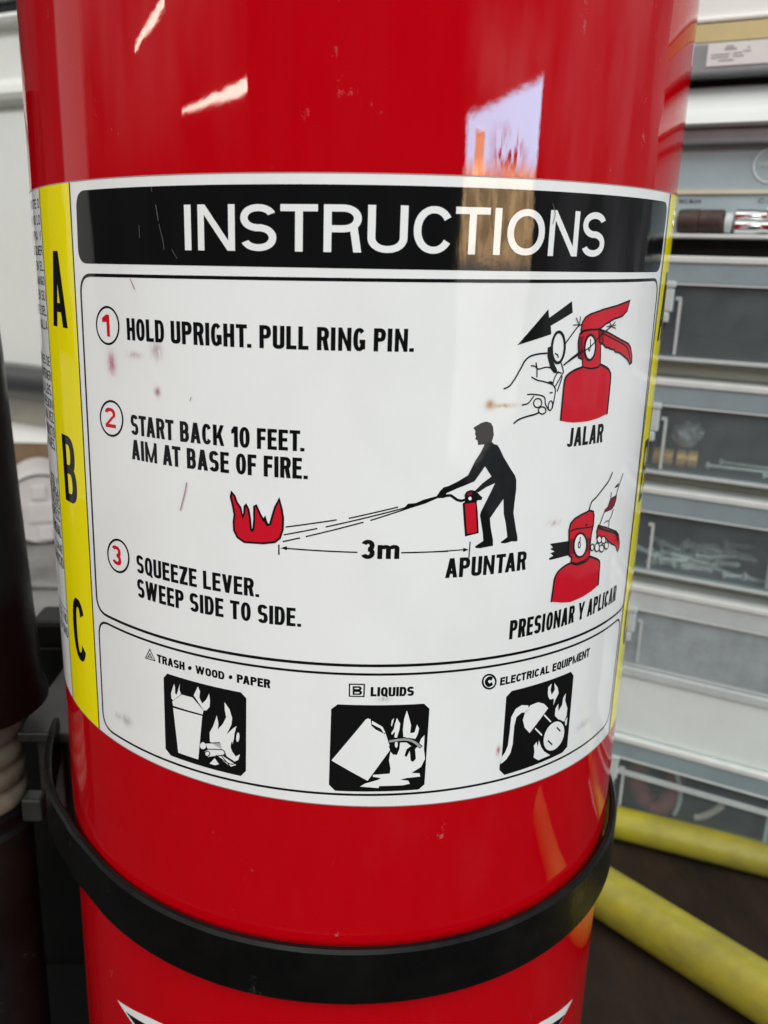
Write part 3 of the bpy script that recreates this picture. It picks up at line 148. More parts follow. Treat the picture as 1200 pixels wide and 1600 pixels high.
# ---------------------------------------------------------------- materials
def mat(name, col, rough=.5, metal=0, coat=0, spec=.5, var=.0, vscale=40, bump=0, bscale=60, stretch=(1, 1, 1), col2=None, alpha=1, rvar=0, coord='Object'):
    m = bpy.data.materials.new(name); m.use_nodes = True; t = m.node_tree; b = t.nodes['Principled BSDF']; lk = t.links.new
    b.inputs['Base Color'].default_value = (*col, 1); b.inputs['Roughness'].default_value = rough; b.inputs['Metallic'].default_value = metal
    b.inputs['Coat Weight'].default_value = coat; b.inputs['Coat Roughness'].default_value = .02; b.inputs['Specular IOR Level'].default_value = spec
    b.inputs['Alpha'].default_value = alpha
    c = t.nodes.new('ShaderNodeTexCoord'); mp = t.nodes.new('ShaderNodeMapping'); mp.inputs['Scale'].default_value = stretch; lk(c.outputs[coord], mp.inputs[0])
    if var or col2:
        n = t.nodes.new('ShaderNodeTexNoise'); n.inputs['Scale'].default_value = vscale; n.inputs['Detail'].default_value = 6; n.inputs['Roughness'].default_value = .65; lk(mp.outputs[0], n.inputs[0])
        r = t.nodes.new('ShaderNodeMapRange'); r.inputs[1].default_value = .35; r.inputs[2].default_value = .68; lk(n.outputs[0], r.inputs[0])
        x = t.nodes.new('ShaderNodeMix'); x.data_type = 'RGBA'; lk(r.outputs[0], x.inputs[0])
        c2 = col2 or tuple(v * (1 - var) for v in col)
        x.inputs[6].default_value = (*col, 1); x.inputs[7].default_value = (*c2, 1); lk(x.outputs[2], b.inputs['Base Color'])
        if rvar:
            q = mth('MULTIPLY_ADD', r.outputs[0], rvar, rough, tree=t, clamp=True); lk(q, b.inputs['Roughness'])
    if bump:
        n = t.nodes.new('ShaderNodeTexNoise'); n.inputs['Scale'].default_value = bscale; n.inputs['Detail'].default_value = 3; lk(mp.outputs[0], n.inputs[0])
        u = t.nodes.new('ShaderNodeBump'); u.inputs['Strength'].default_value = 1; u.inputs['Distance'].default_value = bump; lk(n.outputs[0], u.inputs['Height'])
        lk(u.outputs[0], b.inputs['Normal']); lk(u.outputs[0], b.inputs['Coat Normal'])
    return m
RED = (.46, .0003, .0045)
def paint():
    m = mat('red_enamel', RED, .5, coat=.85, spec=0.0); t = m.node_tree; b = t.nodes['Principled BSDF']; lk = t.links.new
    c = t.nodes.new('ShaderNodeTexCoord')
    def nz(stretch, scale, det=2):
        mp = t.nodes.new('ShaderNodeMapping'); mp.inputs['Scale'].default_value = stretch; lk(c.outputs['Object'], mp.inputs[0])
        n = t.nodes.new('ShaderNodeTexNoise'); n.inputs['Scale'].default_value = scale; n.inputs['Detail'].default_value = det; lk(mp.outputs[0], n.inputs[0]); return n.outputs[0]
    run = nz((1, 1, .16), 90); peel = nz((1, 1, .6), 420); slow = nz((1, 1, .35), 26)
    h = mth('ADD', mth('MULTIPLY', run, .000055, tree=t), mth('ADD', mth('MULTIPLY', peel, .000006, tree=t), mth('MULTIPLY', slow, .00016, tree=t), tree=t), tree=t)
    u = t.nodes.new('ShaderNodeBump'); u.inputs['Distance'].default_value = 1; u.inputs['Strength'].default_value = 1; lk(h, u.inputs['Height'])
    lk(u.outputs[0], b.inputs['Coat Normal'])
    dust = nz((1, 1, .5), 60, 8); r = t.nodes.new('ShaderNodeMapRange'); r.inputs[1].default_value = .58; r.inputs[2].default_value = .85; r.inputs[4].default_value = .05; lk(dust, r.inputs[0])
    x = t.nodes.new('ShaderNodeMix'); x.data_type = 'RGBA'; lk(r.outputs[0], x.inputs[0]); x.inputs[6].default_value = (*RED, 1); x.inputs[7].default_value = (.42, .12, .11, 1); lk(x.outputs[2], b.inputs['Base Color'])
    scuffed(m, .15, 170, (1, 1, .6), (.42, .16, .15)); return m
SMUDGE = [(-50.7, -20.6, 1.2, 2.2, (.42, .12, .2), .75), (-44.1, -18.4, 1.6, .6, (.4, .2, .25), .5), (-38.5, -17.2, 1.2, 1.6, (.35, .2, .25), .55), (-38.6, -24.9, .7, .9, (.3, .08, .12), .7),
          (26.3, -24.8, .9, .9, (.42, .22, .08), .95), (29.2, -25.1, 2.6, .45, (.5, .33, .18), .8), (44.3, -49.9, 1.8, .6, (.45, .25, .28), .55), (34.0, -99.5, .5, 1.0, (.4, .1, .12), .8),
          (61.8, -102.0, 3, 1.0, (.3, .3, .3), .35), (-51.9, -98.8, 1.6, 1.2, (.25, .25, .25), .5), (-54.9, -98.8, 1, .8, (.25, .25, .25), .45), (7.8, -84.1, 1.2, .6, (.4, .38, .38), .6), (2.6, -94.5, 1.6, 1.3, (.3, .3, .3), .5), (37.6, -93.1, .8, .8, (.45, .12, .12), .7)]
def vinyl(name, col, smudge=False, rough=.05, spec=.34):
    m = mat(name, col, rough, spec=spec, coord='UV'); t = m.node_tree; b = t.nodes['Principled BSDF']; lk = t.links.new
    c = t.nodes.new('ShaderNodeTexCoord')
    def nz(stretch, scale, det=2):
        mp = t.nodes.new('ShaderNodeMapping'); mp.inputs['Scale'].default_value = stretch; lk(c.outputs['UV'], mp.inputs[0])
        n = t.nodes.new('ShaderNodeTexNoise'); n.inputs['Scale'].default_value = scale; n.inputs['Detail'].default_value = det; lk(mp.outputs[0], n.inputs[0]); return n.outputs[0]
    h = mth('ADD', mth('MULTIPLY', nz((1, .22, 1), .11), .00015, tree=t), mth('MULTIPLY', nz((1, .6, 1), .6), .000007, tree=t), tree=t)
    u = t.nodes.new('ShaderNodeBump'); u.inputs['Distance'].default_value = 1; lk(h, u.inputs['Height']); lk(u.outputs[0], b.inputs['Normal'])
    grime = nz((1, .7, 1), .05, 7); r = t.nodes.new('ShaderNodeMapRange'); r.inputs[1].default_value = .45; r.inputs[2].default_value = .8; r.inputs[4].default_value = .16; lk(grime, r.inputs[0])
    x = t.nodes.new('ShaderNodeMix'); x.data_type = 'RGBA'; lk(r.outputs[0], x.inputs[0]); x.inputs[6].default_value = (*col, 1); x.inputs[7].default_value = (.46, .44, .40, 1) if smudge else (*[v * .82 for v in col], 1)
    res = x.outputs[2]
    if smudge:
        s_ = t.nodes.new('ShaderNodeSeparateXYZ'); lk(c.outputs['UV'], s_.inputs[0]); fn = nz((1.6, .5, 1), .9, 5)
        for (su, sv, ru, rv, sc_, k) in SMUDGE:
            dx = mth('MULTIPLY_ADD', s_.outputs[0], 1 / ru, -su / ru, tree=t); dy = mth('MULTIPLY_ADD', s_.outputs[1], 1 / rv, -sv / rv, tree=t)
            d2 = mth('ADD', mth('MULTIPLY', dx, dx, tree=t), mth('MULTIPLY', dy, dy, tree=t), tree=t)
            g = mth('MULTIPLY', mth('EXPONENT', mth('MULTIPLY', d2, -1, tree=t), tree=t), mth('MULTIPLY_ADD', fn, 4.2, -.55 if k > .85 else -1.25, tree=t, clamp=True), tree=t)
            g = mth('MULTIPLY', g, min(1, k * 1.25), tree=t, clamp=True)
            y = t.nodes.new('ShaderNodeMix'); y.data_type = 'RGBA'; lk(g, y.inputs[0]); lk(res, y.inputs[6]); y.inputs[7].default_value = (*sc_, 1); res = y.outputs[2]
    lk(res, b.inputs['Base Color'])
    return m
INK = {'w': vinyl('label_white', (.80, .80, .80)), 'k': vinyl('ink_black', (.0055, .0055, .006)), 'r': vinyl('ink_red', (.56, .008, .022)), 'd': vinyl('ink_dark_red', (.16, .008, .02)),
       'y': vinyl('stripe_yellow', (.90, .77, .002)), 'g': vinyl('ink_grey', (.33, .33, .33)), 'f': vinyl('ink_fine_print', (.07, .07, .08)), 'e': vinyl('scuff_grey', (.09, .09, .088), rough=.5), 'b': vinyl('label_edge', (.34, .27, .26), rough=.4), 'p': vinyl('scuff_violet', (.42, .26, .30), rough=.5)}
WHITE = vinyl('label_white_smudged', (.80, .80, .80), smudge=True)
def scuffed(m, amount, scale, stretch, col):
    t = m.node_tree; b = t.nodes['Principled BSDF']; src = b.inputs['Base Color'].links[0].from_socket if b.inputs['Base Color'].links else None
    c = t.nodes.new('ShaderNodeTexCoord'); mp = t.nodes.new('ShaderNodeMapping'); mp.inputs['Scale'].default_value = stretch; t.links.new(c.outputs['Object'], mp.inputs[0])
    n = t.nodes.new('ShaderNodeTexNoise'); n.inputs['Scale'].default_value = scale; n.inputs['Detail'].default_value = 7; n.inputs['Roughness'].default_value = .75; t.links.new(mp.outputs[0], n.inputs[0])
    r = t.nodes.new('ShaderNodeMapRange'); r.inputs[1].default_value = .66 - .06 * amount; r.inputs[2].default_value = .74; t.links.new(n.outputs[0], r.inputs[0])
    x = t.nodes.new('ShaderNodeMix'); x.data_type = 'RGBA'; t.links.new(r.outputs[0], x.inputs[0]); x.inputs[7].default_value = (*col, 1)
    if src: t.links.new(src, x.inputs[6])
    else: x.inputs[6].default_value = b.inputs['Base Color'].default_value
    t.links.new(x.outputs[2], b.inputs['Base Color']); return m
# ---------------------------------------------------------------- the label artwork on the cylinder
RT = 77.5; NSEG = 480; DU = 2 * math.pi * RT / NSEG
def spline(P, closed):
    n = len(P)
    if n < 3: return P
    out = []
    for i in range(n if closed else n - 1):
        g = lambda k: P[k % n] if closed else P[min(max(k, 0), n - 1)]
        a, b, c, d = g(i - 1), g(i), g(i + 1), g(i + 2)
        for k in range(4):
            t = k / 4; out.append(.5 * (2 * b + (c - a) * t + (2 * a - 5 * b + 4 * c - d) * t * t + (3 * b - a - 3 * c + d) * t ** 3))
    if not closed: out.append(P[-1])
    return out
def strip(P, w, closed=False):
    """quads along a polyline of width w with mitred joints"""
    n = len(P); Lp = []; Rp = []
    for i in range(n):
        a = P[(i - 1) % n] if closed or i else None; c = P[(i + 1) % n] if closed or i < n - 1 else None
        d1 = (P[i] - a).normalized() if a is not None else None; d2 = (c - P[i]).normalized() if c is not None else None
        d1 = d1 or d2; d2 = d2 or d1
        nn = Vector((-d1.y - d2.y, d1.x + d2.x)); nn = nn.normalized() if nn.length > 1e-6 else Vector((-d1.y, d1.x))
        k = 1 / max(.45, nn.dot(Vector((-d1.y, d1.x)))); o = nn * (w / 2 * k); Lp.append(P[i] + o); Rp.append(P[i] - o)
    return [[Lp[i], Lp[(i + 1) % n], Rp[(i + 1) % n], Rp[i]] for i in range(n if closed else n - 1)]
def tris(polys):
    vs = []; fs = []
    for P in polys:
        if sum(P[i - 1][0] * P[i][1] - P[i][0] * P[i - 1][1] for i in range(len(P))) < 0: P = P[::-1]
        k = len(vs); vs += [Vector((q[0], q[1])) for q in P]; fs.append(list(range(k, k + len(P))))
    r = geometry.delaunay_2d_cdt(vs, [], fs, 0, 1e-4)
    return [[r[0][i] for i in f] for f, s in zip(r[2], r[5]) if s]
def ringstrip(cx, cy, a, b, sx, sy, t0, t1, e=2.5, n=None):
    n = n or max(6, int(abs(t1 - t0) / 11)); po = []; pi = []
    for i in range(n + 1):
        t = R_(t0 + (t1 - t0) * i / n); c, s = math.cos(t), math.sin(t)
        C_ = math.copysign(abs(c) ** (2 / e), c); S_ = math.copysign(abs(s) ** (2 / e), s)
        po.append(Vector((cx + a * C_, cy + b * S_))); pi.append(Vector((cx + max(a - sx, .02) * C_, cy + max(b - sy, .02) * S_)))
    return [[po[i], po[i + 1], pi[i + 1], pi[i]] for i in range(n)]
V2 = lambda *a: [Vector((a[i], a[i + 1])) for i in range(0, len(a), 2)]
WC = dict(I=0, N=.47, M=.64, W=.70, J=.33, L=.37, E=.38, F=.37, T=.42, A=.48, Y=.52, V=.46, Z=.41, m=.72, K=.50, X=.46)
WN = dict(I=0, N=.66, S=.60, T=.60, R=.60, U=.64, C=.66, O=.74, m=.80, B=.6)
WN['3'] = .5
def glyph(ch, sx, sy, font):
    W_ = (WN if font == 'n' else WC).get(ch, .43 if font == 'c' else .6); w = W_; q = []
    if ch == '1' : w = .2 + sx * .5
    if ch in 'I.' : w = sx
    if ch == ' ': return .17 if font == 'c' else .25, []
    rc = lambda x0, y0, x1, y1: q.append(V2(x0, y0, x1, y0, x1, y1, x0, y1))
    dg = lambda x0, x1, y0, y1, h=None: q.append(V2(x0, y0, x0 + (h or sx), y0, x1 + (h or sx), y1, x1, y1))
    rg = lambda *a, **k: q.extend(ringstrip(*a, **k))
    e = 2.4 if font == 'c' else 2.1
    full = lambda t0=0, t1=360, y0=0, y1=1: rg(w / 2, (y0 + y1) / 2, w / 2, (y1 - y0) / 2, sx, sy, t0, t1, e)
    if ch == 'I': rc(0, 0, sx, 1)
    elif ch == '.': rc(0, 0, sx, sx * 1.0)
    elif ch == 'L': rc(0, 0, sx, 1); rc(sx, 0, w, sy)
    elif ch == 'T': rc(0, 1 - sy, w, 1); rc(w / 2 - sx / 2, 0, w / 2 + sx / 2, 1 - sy)
    elif ch in 'EF':
        rc(0, 0, sx, 1); rc(sx, 1 - sy, w, 1); rc(sx, .5 - sy * .4, w * .93, .5 + sy * .6)
        if ch == 'E': rc(sx, 0, w, sy)
    elif ch == 'H': rc(0, 0, sx, 1); rc(w - sx, 0, w, 1); rc(sx, .5 - sy / 2, w - sx, .5 + sy / 2)
    elif ch == 'N': d = sx * (.78 if font == 'c' else 1.05); rc(0, 0, sx * .92, 1); rc(w - sx * .92, 0, w, 1); dg(w - d, 0, 0, 1, d)
    elif ch == 'M': d = sx * .68; rc(0, 0, sx * .88, 1); rc(w - sx * .88, 0, w, 1); dg(w / 2 - d / 2, 0, 0, 1, d); dg(w / 2 - d / 2, w - d, 0, 1, d)
    elif ch == 'A': dg(0, w / 2 - sx * .55, 0, 1, sx * 1.02); dg(w - sx * 1.02, w / 2 - sx * .47, 0, 1, sx * 1.02); rc(w * .2, .2, w * .8, .2 + sy * .9)
    elif ch == 'V': dg(w / 2 - sx * .55, 0, 0, 1, sx * 1.02); dg(w / 2 - sx * .47, w - sx * 1.02, 0, 1, sx * 1.02)
    elif ch == 'W':
        h = w * .5
        for o in (0, w / 2 - sx * .45): dg(o + h / 2 - sx * .35, o, 0, 1, sx * .95); dg(o + h / 2 - sx * .35, o + h - sx * .5, 0, 1, sx * .95)
    elif ch == 'Y': rc(w / 2 - sx / 2, 0, w / 2 + sx / 2, .40); dg(w / 2 - sx / 2, 0, .36, 1, sx * .92); dg(w / 2 - sx * .42, w - sx * .92, .36, 1, sx * .92)
    elif ch == 'X': dg(0, w - sx * 1.1, 0, 1, sx * 1.1); dg(w - sx * 1.1, 0, 0, 1, sx * 1.1)
    elif ch == 'Z': rc(0, 0, w, sy); rc(0, 1 - sy, w, 1); dg(0, w - sx * 1.25, sy * .9, 1 - sy * .9, sx * 1.25)
    elif ch == 'K': rc(0, 0, sx, 1); dg(sx * .7, w - sx * 1.05, .34, 1, sx * .95); dg(w - sx * 1.0, sx * 1.05, 0, .62, sx * .95)
    elif ch in 'DPRB':
        rc(0, 0, sx, 1)
        def bowl(y0, y1, ww):
            x = max(sx, ww * .5); rc(sx, y1 - sy, x, y1) if x > sx else 0; rc(sx, y0, x, y0 + sy) if x > sx else 0
            rg(x, (y0 + y1) / 2, ww - x, (y1 - y0) / 2, sx, sy, -90, 90, e)
        if ch == 'D': bowl(0, 1, w)
        if ch in 'PR': bowl(.42, 1, w)
        if ch == 'R': dg(w - sx * 1.0, w - sx * 1.55, 0, .42 + sy * .9, sx * 1.02)
        if ch == 'B': bowl(0, .5 + sy / 2, w); bowl(.5 - sy / 2, 1, w * .96)
    elif ch in 'O0Q':
        full()
        if ch == 'Q': dg(w - sx * .7, w * .52, -.06, .24, sx * .85)
    elif ch == 'C': full(33, 327)
    elif ch == 'G': full(42, 330); rc(w - sx, .08, w, .5); rc(w * .52, .5 - sy, w - sx, .5)
    elif ch == 'U': b = w / 2; rc(0, b, sx, 1); rc(w - sx, b, w, 1); rg(w / 2, b, w / 2, b, sx, sy, 180, 360, e)
    elif ch == 'J': b = w / 2; rc(w - sx, b, w, 1); rg(w / 2, b, w / 2, b, sx, sy, 175, 360, e)
    elif ch == 'S':
        m = sy / 2; rg(w / 2, .75 - m / 2, w / 2, .25 + m / 2, sx, sy, 22, 262, e); rg(w / 2, .25 + m / 2, w / 2, .25 + m / 2, sx, sy, 82, -158, e)
        q.append(V2(w * .40, .5 + m, w * .40, .5 - m, w * .60, .5 - m, w * .60, .5 + m))
    elif ch == '1': rc(w - sx, 0, w, 1); q.append(V2(0, .80, 0, .80 - sy, w - sx, .84 - sy, w - sx, 1))
    elif ch == '2': rg(w / 2, .70, w / 2, .30, sx, sy, 170, -30, e); dg(0, w - sx * 1.25, sy * .8, .60, sx * 1.1); rc(0, 0, w, sy)
    elif ch == '3': m = sy / 2; rg(w / 2, .75 - m / 2, w * .48, .25 + m / 2, sx, sy, 160, -90, e); rg(w / 2, .25 + m / 2, w / 2, .25 + m / 2, sx, sy, 90, -160, e)
    elif ch == 'm':
        x = .73; rc(0, 0, sx, x)
        for o in ((sx / 2), (w / 2)):
            ww = w / 2 - sx / 2 + sx / 2; rg(o + ww / 2 - sx * .0, x - .22, ww / 2 + sx * .0, .22, sx, sy, 0, 180, 2.3); rc(o + ww - sx, 0, o + ww, x - .22)
    return w, q
KERN = {('I','N'):.03,('I','O'):.02,('C','T'):-.07,('A','T'):-.06,('T','A'):-.07,('L','T'):-.05,('L','V'):-.05,('R','T'):-.02,('P','A'):-.06,('A','V'):-.07,('L','Y'):-.05,('T','.'):-.06,('P','E'):0,('N','T'):.0,('T','R'):0,('Y',' '):-.02,('S','T'):-.03,('R','U'):0,('T','I'):-.01,('R','.'):0}
def text_polys(s, u0, v0, u1, v1, h0, h1, wt, font):
    gap = {'c': .066, 'd': .045}.get(font, .095); font = 'c' if font == 'd' else font; h = (h0 + h1) / 2; sx = wt
    for it in range(4):
        wid = 0
        for i, ch in enumerate(s): wid += glyph(ch, sx, wt, font)[0] + (gap + KERN.get((ch, s[i + 1]), 0) if i < len(s) - 1 else 0)
        xs = (u1 - u0) / (wid * h); sx = wt / xs
    out = []; x = 0; sy = wt * .86
    for i, ch in enumerate(s):
        w, q = glyph(ch, sx, sy, font)
        for P in q:
            r = []
            for c in P:
                f = (x + c.x) / wid; r.append(Vector((u0 + (u1 - u0) * f, v0 + (v1 - v0) * f + c.y * (h0 + (h1 - h0) * f))))
            out.append((ch, x, r))
        x += w + gap + (KERN.get((ch, s[i + 1]), 0) if i < len(s) - 1 else 0)
    g = {}
    for ch, k, r in out: g.setdefault(k, []).append(r)
    return list(g.values())
def rounded(c, r):
    n = len(c); o = []
    for i in range(n):
        a, b, d = c[i - 1], c[i], c[(i + 1) % n]; u = (a - b).normalized(); v = (d - b).normalized(); P0, P1 = b + u * r, b + v * r
        for k in range(9):
            t = k / 8; o.append(P0 * (1 - t) ** 2 + b * 2 * t * (1 - t) * .9 + b * .2 * t * (1 - t) * 1 + P1 * t * t)
    return o
def artwork(name, items, parent, base=.10, step=.035, white=None):
    cols = []; bm = bmesh.new(); vc = []
    def fill(polys, col, lay):
        if col not in cols: cols.append(col)
        off = base + step * lay; lb = bm.faces.layers.int.get('mi') or bm.faces.layers.int.new('mi'); lo = bm.verts.layers.float.get('off') or bm.verts.layers.float.new('off')
        for T in tris(polys):
            vs = []
            for q in T:
                v = bm.verts.new((q.x, q.y, 0)); v[lo] = off; vs.append(v)
            a = (T[1] - T[0]).cross(T[2] - T[0]) if len(T) > 2 else 0
            f = bm.faces.new(vs if a > 0 else vs[::-1]); f[lb] = cols.index(col)
    for it in items:
        k, col, lay = it[:3]; g = lambda a: [Vector((a[i] / 100, a[i + 1] / 100)) for i in range(0, len(a), 2)]
        if k == 'P': fill([g(it[4])], col, lay)
        elif k == 'S':
            P = g(it[6]); P = spline(P, it[4]) if it[3] else P; fill(strip(P, it[5] / 100, it[4]), col, lay)
        elif k == 'R':
            P = g(it[5]); P = rounded(P, it[3] / 100) if it[3] else P
            if it[4]: fill(strip(P, it[4] / 100, True), col, lay)
            else: fill([P], col, lay)
        elif k == 'T':
            e = [t / 100 for t in it[4]]; hh = [t / 100 for t in it[5]]
            for polys in text_polys(it[3], e[0], e[1], e[2], e[3], hh[0], hh[1], it[6], it[7]): fill(polys, col, lay)
    us = [v.co.x for v in bm.verts]; k0 = math.floor(min(us) / DU) + 1; k1 = math.ceil(max(us) / DU)
    for k in range(k0, k1):
        bmesh.ops.bisect_plane(bm, geom=bm.verts[:] + bm.edges[:] + bm.faces[:], dist=1e-6, plane_co=(k * DU, 0, 0), plane_no=(1, 0, 0))
    lo = bm.verts.layers.float['off']; lb = bm.faces.layers.int['mi']; uv = bm.loops.layers.uv.new('UVMap'); nor = []
    for f in bm.faces:
        f.material_index = f[lb]; f.smooth = True
        for l in f.loops: l[uv].uv = (l.vert.co.x, l.vert.co.y)
    for v in bm.verts:
        # sit on the same facets as the tank wall
        u = v.co.x; k = math.floor(u / DU + 1e-6); a0 = k * DU / RT; a1 = a0 + DU / RT; t = u / DU - k; r = (RT + v[lo]) / 1000
        p0 = Vector((math.sin(a0), -math.cos(a0), 0)); p1 = Vector((math.sin(a1), -math.cos(a1), 0)); p = (p0 * (1 - t) + p1 * t) * r
        z = v.co.y / 1000 + OZ; v.co = (p.x, p.y, z); th = u / RT; nor.append((math.sin(th), -math.cos(th), 0))
    me = bpy.data.meshes.new(name); bm.to_mesh(me); bm.free()
    for c in cols: me.materials.append(white if (white and c == 'w') else INK[c])
    me.normals_split_custom_set_from_vertices(nor)
    o = coll(bpy.data.objects.new(name, me)); o.parent = parent
    return o
# ---------------------------------------------------------------- materials of the place
M_rubber = mat('black_rubber', (.0028, .0028, .003), .24, spec=.2, var=.0, col2=(.0036, .0036, .0035), vscale=70, bump=.00012, bscale=160, rvar=.25)
scuffed(M_rubber, .32, 75, (1, 1, .7), (.055, .053, .05))
M_black = mat('black_plastic', (.004, .004, .0042), .4, spec=.2, col2=(.010, .0095, .009), vscale=60, bump=.0001, bscale=200, rvar=.2)
scuffed(M_black, .4, 70, (1, 1, 1), (.06, .057, .053))
M_deep = mat('black_steel_and_shade', (.004, .004, .0042), .5, spec=.2, col2=(.007, .0068, .0066), vscale=40)  # bracket steel, also the black of shaded gaps
M_sleeve = mat('tan_rubber', (.23, .215, .165), .3, col2=(.09, .085, .065), vscale=70, bump=.0003, bscale=120)
M_floor = mat('grey_floor', (.20, .195, .185), .42, col2=(.10, .095, .09), vscale=14, bump=.0004, bscale=60, rvar=.2)
M_board = mat('brown_board', (.030, .0185, .0115), .7, spec=.2, col2=(.010, .0065, .005), vscale=30, bump=.0012, bscale=90, stretch=(1, .45, 1))
M_pole = mat('yellow_fibreglass', (.42, .375, .03), .3, col2=(.25, .22, .035), vscale=48, bump=.0002, bscale=150, rvar=.25, stretch=(.5, 1, 1.3))
M_wall = mat('white_panel', (.80, .81, .77), .35, var=.06, vscale=8)
M_ltblack = mat('lighter_black_plastic', (.020, .021, .020), .36, spec=.35, col2=(.04, .04, .038), vscale=60, bump=.0001, bscale=160)  # lighter black for the clip plate and post
M_dark = mat('dark_tube', (.012, .014, .015), .33, col2=(.035, .038, .038), vscale=30, stretch=(.3, 1, 1))
M_spacer = mat('grey_green_board', (.34, .35, .29), .5, var=.25, vscale=20)
M_beige = mat('beige_grey_wall', (.36, .33, .29), .6, var=.2, vscale=10)
M_card = mat('brown_cardboard', (.24, .15, .085), .75, var=.35, vscale=40)
M_paper = mat('white_paper', (.82, .81, .77), .7)
M_jar = mat('pinkish_plastic', (.60, .56, .55), .45, var=.1, vscale=30)
M_glass = mat('black_glass', (.01, .012, .016), .12)
M_frost = mat('frosted_plastic', (.60, .66, .66), .3, var=.15, vscale=60)
M_lip = mat('frosted_lip', (.74, .78, .76), .25, var=.12, vscale=80)
M_lidstrip = mat('blue_grey_plastic', (.30, .385, .42), .28, var=.2, vscale=25)
M_plate = mat('blue_grey_plate', (.42, .53, .56), .3, var=.12, vscale=20)
M_steel = mat('grey_sheet_steel', (.33, .36, .38), .35, metal=.3, var=.2, vscale=60)
M_brass = mat('brass', (1.0, .62, .20), .28, metal=.35, var=.3, vscale=200)
M_zinc = mat('zinc_plate', (.85, .92, .89), .3, metal=.2, var=.3, vscale=200)
M_chrome = mat('chrome', (.75, .78, .77), .12, metal=1)
M_bakelite = mat('dark_brown_fitting', (.04, .03, .024), .5, spec=.3, col2=(.09, .06, .05), vscale=120, bump=.0004, bscale=300)
M_tan = mat('tan_tape', (.60, .49, .24), .5, var=.12, vscale=30)
M_pale = mat('pale_plastic', (.80, .88, .87), .38, var=.08, vscale=30)
M_redwire = mat('dark_red_sleeve', (.42, .06, .07), .5, var=.4, vscale=80)
M_ink = mat('dark_print', (.05, .06, .07), .5); M_cream = mat('cream_line', (.70, .66, .48), .5); M_emb = mat('pale_emboss', (.62, .68, .68), .35)
def clear(name, fac, col=(.55, .64, .67)):
    m = mat(name, col, .22, var=.35, vscale=50); t = m.node_tree; b = t.nodes['Principled BSDF']; o = t.nodes['Material Output']
    tr = t.nodes.new('ShaderNodeBsdfTransparent'); tr.inputs[0].default_value = (.86, .90, .90, 1); mx = t.nodes.new('ShaderNodeMixShader')
    n = t.nodes.new('ShaderNodeTexNoise'); n.inputs['Scale'].default_value = 35; n.inputs['Detail'].default_value = 5; c = t.nodes.new('ShaderNodeTexCoord'); t.links.new(c.outputs['Object'], n.inputs[0])
    t.links.new(mth('MULTIPLY_ADD', n.outputs[0], fac * .9, fac * .55, tree=t), mx.inputs[0]); t.links.new(tr.outputs[0], mx.inputs[1]); t.links.new(b.outputs[0], mx.inputs[2]); t.links.new(mx.outputs[0], o.inputs[0])
    return m
# ---------------------------------------------------------------- the ground
def ground(name, m, *b):
    o = obj(name, box(*b), m); o['kind'] = 'structure'; return o
ground('floor', M_floor, -2.5, 2.0, -1.0, 3.2, -.02, 0)
# ---------------------------------------------------------------- the extinguisher
ext = empty('fire_extinguisher', (0, 0, 0), 0, 'large red fire extinguisher with white instruction label, held by a black strap', 'fire extinguisher')
bm = bmesh.new(); zt = OZ + .165; r0 = RT / 1000
prof = [(.070, .0105), (.0755, .0135), (r0, .019)] + [(r0, .02 + (zt - .02) * i / 12) for i in range(13)] + [(r0 * math.cos(a) * .72 + r0 * .28, zt + .055 * math.sin(a)) for a in [R_(9 * k) for k in range(1, 10)]] + [(.016, zt + .062), (.016, zt + .075)]
rings = [[bm.verts.new((r * math.sin(2 * math.pi * i / NSEG), -r * math.cos(2 * math.pi * i / NSEG), h)) for i in range(NSEG)] for r, h in prof]
for p_, q_ in zip(rings, rings[1:]):
    for i in range(NSEG): bm.faces.new((p_[i], p_[(i + 1) % NSEG], q_[(i + 1) % NSEG], q_[i]))
bm.faces.new(rings[0][::-1]); bm.faces.new(rings[-1])
obj('tank', bm, paint(), ext, smooth=60)
q_ = ART['_label']
lab = artwork('label', [['R', 'w', 0, 0, 0, q_], ['S', 'b', 1, 0, 0, 20, q_[:4]], ['S', 'b', 1, 0, 0, 20, q_[4:]]], ext, white=WHITE)
for k in ART:
    if k[0] != '_' and k not in ('emblem', 'scuffs', 'left_stripe', 'right_stripe'): artwork(k, ART[k], lab)
artwork('hazard_class_stripe', ART['left_stripe'], lab); artwork('hazard_class_stripe', ART['right_stripe'], lab)
for it in ART['scuffs']: artwork('scuff', [it], lab)
artwork('emblem', ART['emblem'], ext)
zz = lambda mm: OZ + mm / 1000
# horn, ribbed sleeve and hose stowed beside the tank
hx, hy = -.1165, .012
bm = bmesh.new(); lathe(bm, [(.0150, zz(40)), (.0172, zz(0)), (.0187, zz(-30)), (.0200, zz(-70)), (.0214, zz(-105)), (.0226, zz(-128)), (.0236, zz(-131)), (.0238, zz(-133.5)), (.0228, zz(-134.5)), (.019, zz(-134))], 64, (hx, hy, 0))
obj('discharge_horn', bm, M_rubber, ext, smooth=35)
bm = bmesh.new(); pr = []
for i in range(37):
    z = -131 - i * 1.05; pr.append((.0137 + .0017 * abs(math.sin(math.pi * i / 7.2)) ** .55, zz(z)))
lathe(bm, pr[::-1], 48, (hx, hy, 0)); obj('ribbed_sleeve', bm, M_sleeve, ext, smooth=60)
bm = bmesh.new(); lathe(bm, [(.0160, .0105), (.0160, zz(-182)), (.0163, zz(-176)), (.0150, zz(-174.5)), (.0150, zz(-172)), (.0156, zz(-170)), (.0150, zz(-168.5))], 48, (hx, hy, 0)); obj('hose', bm, M_black, ext, smooth=35)
